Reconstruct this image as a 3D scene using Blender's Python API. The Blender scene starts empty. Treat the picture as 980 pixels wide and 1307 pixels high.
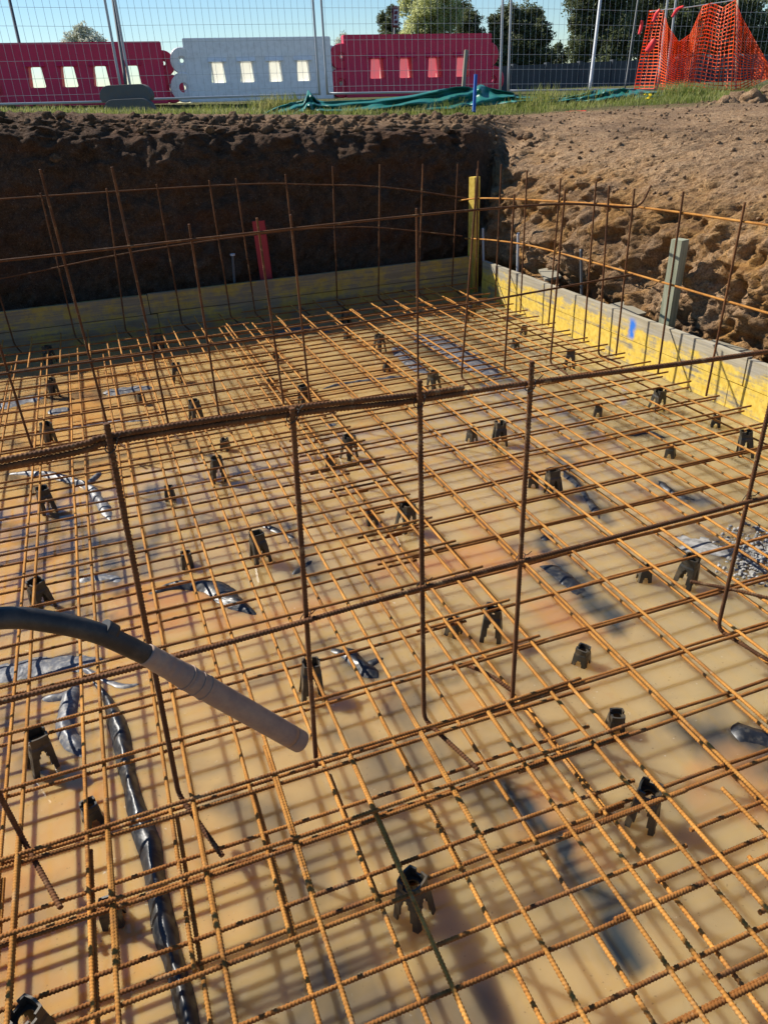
import bpy, bmesh, math, random
import numpy as np
from mathutils import Vector, Matrix, noise
rnd = random.Random(7)
SC = bpy.context.scene
COL = SC.collection
PI = math.pi

# ------------------------------------------------------------------ camera (solved from the mesh grid)
FPX, PITCH, ROLL, YAW, EYE = 961.0, .507, .0462, .3363, 1.5

def cam_axes():
    cp, sp = math.cos(PITCH), math.sin(PITCH)
    f = np.array([0, cp, -sp]); r = np.array([1., 0, 0]); d = np.array([0, -sp, -cp])
    cr, sr = math.cos(ROLL), math.sin(ROLL)
    r, d = cr*r + sr*d, -sr*r + cr*d
    n = np.array([math.cos(YAW), math.sin(YAW), 0]); t = np.array([-n[1], n[0], 0])
    M = np.array([n, t, [0, 0, 1.]])
    return M @ r, M @ d, M @ f
CR, CD, CF = cam_axes()
EYEP = np.array([0, 0, EYE])
def ray(x, y): return CF*FPX + CR*(x-490) + CD*(y-653.5)
def onz(x, y, z=0.):
    v = ray(x, y); return Vector(EYEP + v*((z-EYE)/v[2]))
def onx(x, y, X):
    v = ray(x, y); return Vector(EYEP + v*(X/v[0]))
def ony(x, y, Y):
    v = ray(x, y); return Vector(EYEP + v*(Y/v[1]))
def dep(x, y, d):
    v = ray(x, y); return Vector(EYEP + v*(d/float(v @ CF)))

cam = bpy.data.cameras.new('camera'); camo = bpy.data.objects.new('camera', cam); COL.objects.link(camo)
cam.sensor_fit = 'VERTICAL'; cam.sensor_height = 36; cam.lens = FPX/1307*36; cam.clip_start = .05; cam.clip_end = 3000
m = Matrix.Identity(4)
for i in range(3):
    m[i][0] = CR[i]; m[i][1] = -CD[i]; m[i][2] = -CF[i]; m[i][3] = EYEP[i]
camo.matrix_world = m
SC.camera = camo

# ------------------------------------------------------------------ light
SUN_EL = math.radians(41); SUN_DIR = Vector((-.67*math.cos(SUN_EL), .742*math.cos(SUN_EL), math.sin(SUN_EL)))
w = bpy.data.worlds.new('World'); SC.world = w; w.use_nodes = True
nt = w.node_tree; bg = nt.nodes['Background']
sky = nt.nodes.new('ShaderNodeTexSky'); sky.sky_type = 'NISHITA'; sky.sun_disc = False
sky.sun_elevation = SUN_EL; sky.sun_rotation = math.atan2(-.67, .742); sky.air_density = 1.0; sky.dust_density = .0; sky.ozone_density = 3.0
hs = nt.nodes.new('ShaderNodeHueSaturation'); hs.inputs['Saturation'].default_value = 1.18; hs.inputs['Value'].default_value = 1.0
tn = nt.nodes.new('ShaderNodeMix'); tn.data_type = 'RGBA'; tn.blend_type = 'MULTIPLY'; tn.inputs[0].default_value = 1; tn.inputs[7].default_value = (.89, .955, 1.0, 1)
nt.links.new(sky.outputs[0], hs.inputs['Color']); nt.links.new(hs.outputs[0], tn.inputs[6]); nt.links.new(tn.outputs[2], bg.inputs[0]); bg.inputs[1].default_value = .08
sl = bpy.data.lights.new('sun', 'SUN'); sl.energy = 5.0; sl.angle = math.radians(.5); sl.color = (1, .94, .84)
so = bpy.data.objects.new('sun', sl); COL.objects.link(so); so.rotation_euler = SUN_DIR.to_track_quat('Z', 'Y').to_euler()
SC.view_settings.view_transform = 'Standard'; SC.view_settings.look = 'None'; SC.view_settings.gamma = 1
SC.view_settings.use_curve_mapping = False
SC.view_settings.exposure = .62

# ------------------------------------------------------------------ material helpers
class N:
    def __init__(s, name, rough=.7, spec=.3):
        s.m = bpy.data.materials.new(name); s.m.use_nodes = True; s.t = s.m.node_tree
        s.b = s.t.nodes['Principled BSDF']; s.b.inputs['Roughness'].default_value = rough
        s.b.inputs['Specular IOR Level'].default_value = spec
    def n(s, typ, **kw):
        o = s.t.nodes.new('ShaderNode'+typ)
        for k, v in kw.items():
            if k in o.inputs.keys(): s.put(o, k, v)
            else: setattr(o, k, v)
        return o
    def put(s, o, k, v):
        if isinstance(v, bpy.types.NodeSocket): s.t.links.new(v, o.inputs[k])
        else: o.inputs[k].default_value = v
    def coord(s, kind='Object'): return s.n('TexCoord').outputs[kind]
    def pos(s): return s.n('NewGeometry').outputs['Position']
    def rand(s): return s.n('ObjectInfo').outputs['Random']
    def scale(s, vec, sc):
        o = s.n('VectorMath', operation='MULTIPLY'); s.put(o, 0, vec); o.inputs[1].default_value = sc; return o.outputs[0]
    def noise(s, vec, scale, detail=4, rough=.55, dist=0):
        o = s.n('TexNoise'); s.put(o, 'Vector', vec); o.inputs['Scale'].default_value = scale
        o.inputs['Detail'].default_value = detail; o.inputs['Roughness'].default_value = rough; o.inputs['Distortion'].default_value = dist
        return o.outputs['Fac']
    def vor(s, vec, scale, feat='F1'):
        o = s.n('TexVoronoi'); o.feature = feat; s.put(o, 'Vector', vec); o.inputs['Scale'].default_value = scale; return o.outputs['Distance']
    def ramp(s, fac, stops):
        o = s.n('ValToRGB'); s.put(o, 'Fac', fac); e = o.color_ramp.elements
        while len(e) < len(stops): e.new(.5)
        for i, (p, c) in enumerate(stops):
            e[i].position = p; e[i].color = (*c, 1) if len(c) == 3 else c
        return o.outputs[0]
    def mix(s, fac, a, b, mode='MIX'):
        o = s.n('Mix', data_type='RGBA', blend_type=mode)
        for k, v in ((0, fac), (6, a), (7, b)):
            if isinstance(v, tuple) and len(v) == 3: v = (*v, 1)
            s.put(o, k, v) if not isinstance(k, int) else (s.t.links.new(v, o.inputs[k]) if isinstance(v, bpy.types.NodeSocket) else setattr(o.inputs[k], 'default_value', v))
        return o.outputs[2]
    def math(s, op, a, b=0., clamp=False):
        o = s.n('Math', operation=op); o.use_clamp = clamp
        for i, v in enumerate((a, b)):
            if isinstance(v, bpy.types.NodeSocket): s.t.links.new(v, o.inputs[i])
            else: o.inputs[i].default_value = v
        return o.outputs[0]
    def attr(s, name):
        o = s.n('Attribute'); o.attribute_name = name; return o.outputs['Fac']
    def col(s, c):
        if isinstance(c, tuple): s.b.inputs['Base Color'].default_value = (*c, 1)
        else: s.t.links.new(c, s.b.inputs['Base Color'])
        return s
    def bump(s, h, strength=.5, dist=.01):
        o = s.n('Bump'); s.put(o, 'Height', h); o.inputs['Strength'].default_value = strength; o.inputs['Distance'].default_value = dist
        if s.b.inputs['Normal'].links:
            s.t.links.new(s.b.inputs['Normal'].links[0].from_socket, o.inputs['Normal'])
        s.t.links.new(o.outputs[0], s.b.inputs['Normal']); return s
    def rough(s, v): s.put(s.b, 'Roughness', v); return s

def rust_mat(name, a, b, c):
    k = N(name, .82, .25); p = k.pos()
    f = k.noise(p, 9, 5, .65); g = k.noise(p, 160, 3, .6)
    base = k.ramp(k.math('ADD', k.math('MULTIPLY', f, .7), k.math('MULTIPLY', g, .35)), [(.34, c), (.5, a), (.68, b)])
    base = k.mix(k.math('MULTIPLY', k.rand(), .5), base, tuple(v*.42 for v in a))
    base = k.mix(k.math('MULTIPLY', k.ramp(k.noise(p, 23, 4, .7), [(.58, (0, 0, 0)), (.68, (1, 1, 1))]), .5), base, (.36, .24, .12))
    base = k.mix(k.math('MULTIPLY', k.ramp(k.noise(p, 5, 3, .6), [(.60, (0, 0, 0)), (.7, (1, 1, 1))]), .45), base, (.07, .045, .035))
    k.col(base); k.bump(g, .35, .002); return k.m
M_RUST = rust_mat('orange_rust_steel', (.45, .19, .034), (.62, .30, .068), (.14, .05, .014))
M_RUSTX = rust_mat('shade_toned_red_brown_rust', (.27, .10, .02), (.42, .185, .042), (.09, .032, .01))  # browner rust for cross bars, deepened to carry their shaded near side
M_RUSTD = rust_mat('shade_toned_brown_rust', (.125, .050, .018), (.21, .088, .03), (.06, .026, .012))  # brown rust for uprights and rails, darkened further for their shaded side

def water_mat():
    k = N('muddy_water', .05, .5); p = k.pos()
    big = k.noise(p, .55, 3, .5); mid = k.noise(p, 2.2, 5, .6, .6); fine = k.noise(p, 9, 4, .6, .3)
    sx = k.n('SeparateXYZ'); k.put(sx, 0, p)
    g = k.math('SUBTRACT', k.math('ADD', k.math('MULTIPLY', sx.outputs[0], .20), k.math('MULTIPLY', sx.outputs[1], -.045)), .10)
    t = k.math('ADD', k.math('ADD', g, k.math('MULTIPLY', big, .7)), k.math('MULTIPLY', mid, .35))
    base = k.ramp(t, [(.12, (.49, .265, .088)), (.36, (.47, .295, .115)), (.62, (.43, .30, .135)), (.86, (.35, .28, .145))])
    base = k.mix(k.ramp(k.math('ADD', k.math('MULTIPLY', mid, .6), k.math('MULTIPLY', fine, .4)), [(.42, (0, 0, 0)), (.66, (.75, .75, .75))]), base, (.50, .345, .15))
    base = k.mix(k.math('MULTIPLY', k.ramp(mid, [(.3, (1, 1, 1)), (.42, (0, 0, 0))]), .6), base, (.40, .165, .045))
    base = k.mix(k.math('MULTIPLY', k.ramp(k.noise(k.scale(p, (1, 1.6, 1)), 1.5, 4, .6, .8), [(.48, (0, 0, 0)), (.66, (1, 1, 1))]), .6), base, (.25, .185, .10))
    base = k.mix(k.math('MULTIPLY', k.ramp(k.noise(p, 95, 2, .5), [(.70, (0, 0, 0)), (.74, (1, 1, 1))]), .5), base, (.16, .10, .05))
    base = k.mix(k.math('MULTIPLY', k.ramp(k.noise(k.scale(p, (1, 1, 1.3)), 61, 3, .6), [(.71, (0, 0, 0)), (.75, (1, 1, 1))]), .6), base, (.68, .60, .46))
    base = k.mix(k.attr('silt'), base, (.52, .22, .07))
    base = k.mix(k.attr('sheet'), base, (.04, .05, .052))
    k.col(base)
    k.b.inputs['Subsurface Weight'].default_value = 1.0
    k.b.inputs['Subsurface Radius'].default_value = (1.0, .90, .76)
    k.put(k.b, 'Subsurface Scale', k.ramp(t, [(.25, (.06, .06, .06)), (.58, (.40, .40, .40))]))
    k.bump(k.noise(p, 7, 2, .5, .4), .06, .02)
    return k.m
M_WATER = water_mat()

def sheet_mat(name, c1, c2, r=.22):
    k = N(name, r, .6); p = k.pos()
    a = k.noise(p, 9, 3, .5, .8); b = k.noise(p, 60, 3, .6)
    k.col(k.mix(k.ramp(b, [(.5, (0, 0, 0)), (.75, (1, 1, 1))]), c1, c2))
    k.rough(k.math('ADD', k.math('MULTIPLY', b, .35), r-.05))
    k.bump(a, .3, .03); k.bump(b, .05, .004); return k.m
M_SHEET = sheet_mat('black_polythene', (.010, .012, .016), (.06, .055, .045), .3)
M_SHEETL = sheet_mat('wet_grey_polythene', (.09, .095, .11), (.30, .27, .22), .36)

def plastic(name, c, rough=.5, spec=.4, var=.25, dirt=None, dirtamt=.5):
    k = N(name, rough, spec); p = k.pos(); f = k.noise(p, 6, 5, .6)
    base = k.mix(k.math('MULTIPLY', f, var), c, tuple(v*.55 for v in c)); scr = k.noise(p, 55, 5, .75)
    if dirt:
        base = k.mix(k.math('MULTIPLY', k.ramp(k.noise(p, 13, 6, .7), [(.45, (0, 0, 0)), (.7, (1, 1, 1))]), dirtamt), base, dirt)
    k.col(base); k.bump(k.noise(p, 90, 3, .6), .12, .002); return k.m
M_CHAIR = plastic('dark_spacer_plastic', (.034, .034, .028), .42, .45, .3, (.30, .20, .10), .35)
M_HOSE = plastic('black_rubber_hose', (.022, .022, .022), .45, .4, .3, (.20, .15, .10), .3)
M_POKER = plastic('scuffed_steel_tube', (.30, .205, .155), .5, .4, .5, (.44, .30, .19), .75)
M_RED = plastic('red_barrier_plastic', (.66, .018, .08), .45, .4, .2, (.25, .06, .05), .25)
M_REDIN = plastic('thin_red_barrier_plastic', (.80, .34, .38), .5, .3, .15)
M_WHITE = plastic('white_barrier_plastic', (.90, .90, .91), .45, .4, .1, (.40, .38, .34), .3)
M_CREAM = plastic('cream_barrier_plastic', (.93, .91, .84), .5, .3, .1)
def backlit(m, c, f):
    t = m.node_tree; b = t.nodes['Principled BSDF']; tr = t.nodes.new('ShaderNodeBsdfTranslucent'); tr.inputs[0].default_value = (*c, 1)
    mx = t.nodes.new('ShaderNodeMixShader'); mx.inputs[0].default_value = f; t.links.new(b.outputs[0], mx.inputs[1]); t.links.new(tr.outputs[0], mx.inputs[2]); t.links.new(mx.outputs[0], t.nodes['Material Output'].inputs[0])
backlit(M_REDIN, (.95, .48, .52), .6)
M_GALV = plastic('galvanised_steel', (.50, .51, .53), .45, .5, .35)
M_GALVD = plastic('dark_galvanised_steel', (.09, .095, .10), .5, .5, .3)
backlit(M_CREAM, (.96, .94, .86), .8)
M_RUBBER = plastic('grey_concrete_block', (.16, .155, .15), .85, .2, .5, (.2, .14, .09), .5)
M_ORANGE = plastic('orange_plastic_net', (.92, .16, .03), .5, .3, .1)
backlit(M_ORANGE, (1, .26, .05), .5)
M_PINK = plastic('red_plastic_tape', (.80, .05, .05), .5, .3, .1)
M_TARP = plastic('green_tarpaulin', (.015, .17, .135), .42, .4, .35, (.10, .12, .08), .25)
M_BLUE = plastic('blue_painted_wood', (.03, .12, .42), .6, .3, .2)
M_STAKEW = plastic('weathered_timber', (.30, .27, .20), .85, .2, .4)
M_REDW = plastic('red_painted_board', (.42, .035, .04), .6, .3, .3)
M_SIGNR = plastic('dark_red_sign_paint', (.16, .03, .03), .6, .3, .2)
M_SIGNW = plastic('pale_sign_paint', (.5, .48, .48), .6, .3, .2)
M_GREYSLAB = plastic('dark_grey_backdrop', (.075, .082, .095), .9, .2, .5)  # for the added stand-in slab below the trees
M_TIE = plastic('black_tie_wire', (.03, .024, .02), .6, .4, .2)
M_STRING = plastic('white_string', (.75, .75, .72), .8, .2, .1)
M_YELLOWF = plastic('yellow_petals', (.85, .62, .02), .7, .2, .1)

def wood_yellow(name, wear, along):
    k = N(name, .7, .3); p = k.pos()
    st = k.scale(p, (2.2, 2.2, 26) if along is None else ((1.2, 30, 26) if along == 'x' else (30, 1.2, 26)))
    a = k.noise(p, 7, 6, .7); s = k.noise(st, 1.6, 5, .65)
    mask = k.ramp(k.math('ADD', k.math('MULTIPLY', a, .55), k.math('MULTIPLY', s, .45)), [(wear-.05, (0, 0, 0)), (wear+.05, (1, 1, 1))])
    grain = k.ramp(s, [(.3, (.21, .18, .125)), (.7, (.40, .35, .26))])
    yel = k.ramp(k.noise(p, 30, 4, .6), [(.3, (.56, .37, .045)), (.7, (.74, .54, .11))])
    base = k.mix(mask, grain, yel)
    base = k.mix(k.math('MULTIPLY', k.ramp(k.noise(p, 22, 6, .75), [(.56, (0, 0, 0)), (.7, (1, 1, 1))]), .6), base, (.17, .125, .08))
    return k, base
k, base = wood_yellow('yellow_shutter_board', .45, 'y')
p = k.pos(); sx = k.n('SeparateXYZ'); k.put(sx, 0, p)
zt = k.noise(k.scale(p, (3, 3, 8)), 3, 4, .6)
# top strip of the upper board worn back to bare grey wood
bare = k.math('MULTIPLY', k.ramp(k.math('ADD', k.math('MULTIPLY', sx.outputs[2], 3.0), k.math('MULTIPLY', zt, .9)), [(.66, (0, 0, 0)), (.84, (1, 1, 1))]), .9)
base = k.mix(bare, base, k.ramp(k.noise(k.scale(p, (30, 1.5, 30)), 2, 4, .6), [(.3, (.24, .215, .17)), (.7, (.42, .385, .31))]))
# sprayed blue survey mark
by, bz = onx(806, 420, 3.17).y, onx(806, 420, 3.17).z
dy = k.math('ABSOLUTE', k.math('ADD', k.math('SUBTRACT', sx.outputs[1], by), k.math('MULTIPLY', k.math('SUBTRACT', k.noise(p, 30, 4), .5), .05)))
dz = k.math('ABSOLUTE', k.math('SUBTRACT', sx.outputs[2], bz))
bl = k.math('MULTIPLY', k.ramp(dy, [(.012, (1, 1, 1)), (.040, (0, 0, 0))]), k.ramp(dz, [(.045, (1, 1, 1)), (.080, (0, 0, 0))]))
base = k.mix(bl, base, (.03, .17, .62))
k.col(base); k.bump(zt, .25, .003); M_SHUT = k.m
k, base = wood_yellow('shade_toned_shutter_board', .52, 'x'); k.col(k.mix(.5, base, (.16, .10, .04))); M_SHUTB = k.m  # yellow board browned down, so the shade at the back sits in its colour
k, base = wood_yellow('yellow_painted_timber', .24, None); k.col(base); M_YSTAKE = k.m
k = N('green_treated_timber', .8, .2); p = k.pos()
k.col(k.ramp(k.noise(k.scale(p, (30, 30, 2)), 2, 5, .65), [(.3, (.20, .215, .14)), (.7, (.40, .41, .30))])); k.bump(k.noise(k.scale(p, (60, 60, 3)), 2, 4), .3, .003); M_GSTAKE = k.m

def soil_mat():
    k = N('excavated_soil', .95, .12); p = k.pos()
    a = k.noise(p, 2.2, 6, .65, .4); b = k.noise(p, 16, 6, .72); c = k.noise(p, 75, 4, .7); v = k.vor(p, 26)
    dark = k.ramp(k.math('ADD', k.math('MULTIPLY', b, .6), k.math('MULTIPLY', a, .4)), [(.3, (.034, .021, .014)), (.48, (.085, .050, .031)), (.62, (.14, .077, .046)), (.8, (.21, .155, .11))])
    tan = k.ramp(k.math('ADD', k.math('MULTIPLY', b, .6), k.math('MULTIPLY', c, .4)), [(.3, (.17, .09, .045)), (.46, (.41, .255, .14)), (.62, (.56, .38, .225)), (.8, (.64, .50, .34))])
    ora = k.ramp(b, [(.3, (.24, .105, .03)), (.55, (.52, .28, .09)), (.75, (.64, .40, .17))])
    tan = k.mix(k.math('MULTIPLY', k.ramp(a, [(.44, (0, 0, 0)), (.58, (1, 1, 1))]), k.attr('clay')), tan, ora)
    tan = k.mix(k.math('MULTIPLY', k.ramp(k.noise(p, 1.1, 5, .6, .5), [(.47, (0, 0, 0)), (.64, (1, 1, 1))]), .5), tan, (.15, .10, .068))
    sz = k.n('SeparateXYZ'); k.put(sz, 0, p)
    band = k.noise(k.scale(p, (.5, .5, 3.2)), 1.6, 4, .6)
    dark = k.mix(k.math('MULTIPLY', k.ramp(band, [(.47, (0, 0, 0)), (.6, (1, 1, 1))]), .65), dark, (.115, .052, .03))
    dark = k.mix(k.math('MULTIPLY', k.ramp(k.noise(p, 48, 3, .6), [(.6, (0, 0, 0)), (.7, (1, 1, 1))]), .4), dark, (.22, .18, .14))
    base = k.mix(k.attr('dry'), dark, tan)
    base = k.mix(k.math('MULTIPLY', k.ramp(k.noise(p, 130, 2, .5), [(.66, (0, 0, 0)), (.74, (1, 1, 1))]), .5), base, (.50, .45, .38))
    base = k.mix(k.math('MULTIPLY', k.attr('turf'), k.ramp(b, [(.3, (.4, .4, .4)), (.6, (1, 1, 1))])), base, (.085, .11, .03))
    gr = k.noise(p, 210, 2, .6)
    base = k.mix(.75, base, k.ramp(k.math('ADD', k.math('MULTIPLY', c, .5), k.math('MULTIPLY', gr, .5)), [(.36, (.45, .43, .41)), (.5, (1, 1, 1)), (.64, (1.5, 1.48, 1.45))]), 'MULTIPLY')
    k.col(base); k.bump(b, 1.0, .07); k.bump(c, .9, .022); k.bump(gr, .6, .006); k.bump(k.math('MULTIPLY', v, -1), .25, .02); return k.m
M_SOIL = soil_mat()
def foliage(name, cols, scale=3., trans=.25):
    k = N(name, .6, .3); p = k.pos()
    f = k.math('ADD', k.math('MULTIPLY', k.noise(p, scale, 4, .6), .6), k.math('MULTIPLY', k.noise(p, scale*9, 2, .6), .45))
    k.col(k.ramp(f, cols)); k.b.inputs['Transmission Weight'].default_value = 0
    tr = k.n('BsdfTranslucent'); cc = k.ramp(f, cols); k.t.links.new(cc, tr.inputs[0])
    mx = k.n('MixShader'); mx.inputs[0].default_value = trans
    k.t.links.new(k.b.outputs[0], mx.inputs[1]); k.t.links.new(tr.outputs[0], mx.inputs[2])
    k.t.links.new(mx.outputs[0], k.t.nodes['Material Output'].inputs[0]); return k.m
M_GRASS = foliage('grass_blades', [(.28, (.10, .14, .022)), (.48, (.20, .24, .045)), (.66, (.42, .38, .15))], 2.2, .45)
M_LEAFD = foliage('dark_leaves', [(.3, (.04, .055, .022)), (.5, (.11, .13, .055)), (.7, (.22, .23, .12))], .7, .42)
M_LEAFY = foliage('pale_leaves', [(.3, (.2, .22, .08)), (.5, (.46, .48, .20)), (.7, (.68, .68, .36))], .7, .6)
M_BLOSS = foliage('pale_blossom', [(.3, (.30, .33, .20)), (.55, (.62, .62, .50)), (.75, (.8, .8, .72))], 1.2)
k = N('bark', .95, .1); k.col(k.ramp(k.noise(k.scale(k.pos(), (6, 6, 1)), 2, 4), [(.3, (.05, .04, .03)), (.7, (.13, .105, .08))])); M_BARK = k.m
k = N('pale_rubble', .9, .15); k.col(k.mix(k.ramp(k.noise(k.pos(), 30, 3), [(.4, (0, 0, 0)), (.6, (1, 1, 1))]), (.17, .165, .155), (.34, .33, .305))); k.bump(k.noise(k.pos(), 160, 3), .4, .003); M_RUBBLE = k.m

# ------------------------------------------------------------------ mesh helpers
def mesh_np(name, V, F, mat=None, smooth=True):
    me = bpy.data.meshes.new(name); V = np.asarray(V, np.float32); F = np.asarray(F, np.int32)
    me.vertices.add(len(V)); me.vertices.foreach_set('co', V.ravel())
    n, k = F.shape
    me.loops.add(n*k); me.loops.foreach_set('vertex_index', F.ravel())
    me.polygons.add(n); me.polygons.foreach_set('loop_start', np.arange(0, n*k, k, dtype=np.int32))
    me.polygons.foreach_set('use_smooth', np.full(n, smooth))
    me.update(calc_edges=True); me.validate()
    if mat: me.materials.append(mat)
    return me
def obj(name, me, parent=None, loc=None, rot=None):
    o = bpy.data.objects.new(name, me); COL.objects.link(o)
    if parent: o.parent = parent
    if loc is not None: o.location = loc
    if rot is not None: o.rotation_euler = rot
    return o
def tag(o, label=None, cat=None, group=None, kind=None):
    if label: o['label'] = label
    if cat: o['category'] = cat
    if group: o['group'] = group
    if kind: o['kind'] = kind
    return o
def thing(name, label, cat, loc=(0, 0, 0), group=None):
    o = obj(name, None, None, loc); o.empty_display_size = .1
    return tag(o, label, cat, group)
def bm_obj(name, bm, mat, parent=None, smooth=False, bevel=0):
    if bevel:
        bmesh.ops.bevel(bm, geom=[e for e in bm.edges if e.is_manifold and e.calc_face_angle(0) > .5], offset=bevel, segments=2, affect='EDGES', profile=.6)
    me = bpy.data.meshes.new(name); bm.normal_update(); bm.to_mesh(me); bm.free(); me.materials.append(mat)
    if smooth: me.polygons.foreach_set('use_smooth', [True]*len(me.polygons))
    o = obj(name, me)
    if parent:
        o.parent = parent; me.transform(Matrix.Translation(-Vector(parent.location)))
    return o
def box(bm, x0, x1, y0, y1, z0, z1, mat=None):
    vs = [bm.verts.new(c) for c in ((x0, y0, z0), (x1, y0, z0), (x1, y1, z0), (x0, y1, z0), (x0, y0, z1), (x1, y0, z1), (x1, y1, z1), (x0, y1, z1))]
    if mat is not None:
        for v in vs: v.co = mat @ v.co
    for f in ((3, 2, 1, 0), (4, 5, 6, 7), (0, 1, 5, 4), (1, 2, 6, 5), (2, 3, 7, 6), (3, 0, 4, 7)): bm.faces.new([vs[i] for i in f])
def catmull(P, n=12):
    P = [Vector(p) for p in P]
    if len(P) < 3: return P
    Q = [P[0]*2-P[1]]+P+[P[-1]*2-P[-2]]; out = []
    for i in range(1, len(Q)-2):
        a, b, c, d = Q[i-1:i+3]
        for k in range(n):
            t = k/n; out.append(.5*((2*b)+(c-a)*t+(2*a-5*b+4*c-d)*t*t+(3*b-a-3*c+d)*t**3))
    return out+[P[-1]]
def resample(P, ds):
    P = np.array([list(p) for p in P]); L = np.r_[0, np.cumsum(np.linalg.norm(np.diff(P, axis=0), axis=1))]
    n = max(2, int(L[-1]/ds)+1); s = np.linspace(0, L[-1], n)
    return np.stack([np.interp(s, L, P[:, k]) for k in range(3)], 1), s
def tube(name, P, r, mat, ds=None, sides=8, rib=0., pitch=.0075, radii=None, cap=True):
    """a round bar swept along P; rib > 0 gives the rolled ribs of reinforcing steel"""
    if ds: P, s = resample(P, ds)
    else:
        P = np.array([list(p) for p in P]); s = np.r_[0, np.cumsum(np.linalg.norm(np.diff(P, axis=0), axis=1))]
    T = np.gradient(P, axis=0); T /= np.linalg.norm(T, axis=1)[:, None]+1e-12
    up = np.array([0, 0, 1.]) if abs(T[:, 2]).mean() < .8 else np.array([1., 0, 0])
    A = np.cross(T, up); bad = np.linalg.norm(A, axis=1) < .25
    A[bad] = np.cross(T[bad], np.array([.3, 1., 0])); 
    for i in range(1, len(A)):
        a = A[i-1]-T[i]*(A[i-1] @ T[i]); nn = np.linalg.norm(a); A[i] = a/nn if nn > 1e-9 else A[i]
    A /= np.linalg.norm(A, axis=1)[:, None]+1e-12; B = np.cross(T, A)
    ph = np.arange(sides)/sides*2*PI
    R = np.full((len(P), sides), r)
    if radii is not None: R = np.interp(np.linspace(0, 1, len(P)), np.linspace(0, 1, len(radii)), radii)[:, None]*np.ones(sides)
    if rib: R = R*(1-rib*.35+rib*np.clip(np.sin(2*PI*s[:, None]/pitch+ph[None]*1.0), -.15, .6)*1.6)
    V = P[:, None]+R[..., None]*(np.cos(ph)[None, :, None]*A[:, None]+np.sin(ph)[None, :, None]*B[:, None])
    n = len(P); i = np.arange(n-1)[:, None]*sides; j = np.arange(sides)[None]
    F = np.stack([i+j, i+(j+1) % sides, i+sides+(j+1) % sides, i+sides+j], -1).reshape(-1, 4)
    V = V.reshape(-1, 3)
    if cap:
        k = len(V); V = np.r_[V, P[:1], P[-1:]]; e = (n-1)*sides; jj = np.arange(sides)
        F = np.r_[F, np.stack([np.full(sides, k), (jj+1) % sides, jj, jj], 1)[:, [0, 1, 2, 2]], np.stack([np.full(sides, k+1), e+jj, e+(jj+1) % sides, e+(jj+1) % sides], 1)] if False else F
        me = mesh_np(name, V[:k], F, mat); bm = bmesh.new(); bm.from_mesh(me); bm.verts.ensure_lookup_table()
        bm.faces.new([bm.verts[q] for q in range(sides)][::-1]); bm.faces.new([bm.verts[e+q] for q in range(sides)])
        bm.to_mesh(me); bm.free(); return me
    return mesh_np(name, V, F, mat)

# ------------------------------------------------------------------ ground: pit walls, plateau and land to the horizon as one sheet
XB, YB, RC = 3.40, 6.50, .30           # inner foot line of the banks, corner radius
def sstep(x, a, b):
    t = min(1, max(0, (x-a)/(b-a))); return t*t*(3-2*t)
def fbm(v, o=4): return noise.fractal(v, .9, 2.1, o)
def path_cols():
    cols = []                           # (point, outward, blend: 0 back bank .. 1 right bank)
    xs = list(np.linspace(-60, -9, 14))+list(np.linspace(-8, -1.4, 60))+list(np.arange(-1.3, XB-RC, .021))
    for x in xs: cols.append((Vector((x, YB, 0)), Vector((0, 1, 0)), 0.))
    for a in np.linspace(0, PI/2, 46):
        d = Vector((math.sin(a), math.cos(a), 0)); cols.append((Vector((XB-RC, YB-RC, 0))+d*RC, d, a/(PI/2)))
    ys = list(np.arange(YB-RC-.02, 2.4, -.019))+list(np.linspace(2.3, -3, 50))+list(np.linspace(-4, -60, 14))
    for y in ys: cols.append((Vector((XB, y, 0)), Vector((1, 0, 0)), 1.))
    return cols
PB = [(.02, -.32), (.06, 0), (.12, .35), (.20, .75), (.30, 1.02), (.42, 1.14), (.62, 1.20), (1.1, 1.235), (2.2, 1.255), (5, 1.265), (8.2, 1.275), (10.4, 1.45), (40, 1.49), (120, 1.47), (900, 1.2)]
PR = [(.20, -.32), (.15, .0), (.07, .20), (.08, .40), (.19, .64), (.38, .82), (.74, .98), (1.4, 1.12), (2.6, 1.21), (4.5, 1.25), (8.2, 1.27), (10.6, 1.38), (40, 1.44), (120, 1.44), (900, 1.2)]
def prof(P, n=15):
    idx = np.linspace(0, 14, 15); 
    t = np.r_[np.linspace(0, 7, 100), np.linspace(7, 10, 42)[1:], np.linspace(10, 14, 16)[1:]]
    P = np.array(P); return np.stack([np.interp(t, idx, P[:, 0]), np.interp(t, idx, P[:, 1])], 1), t
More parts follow.
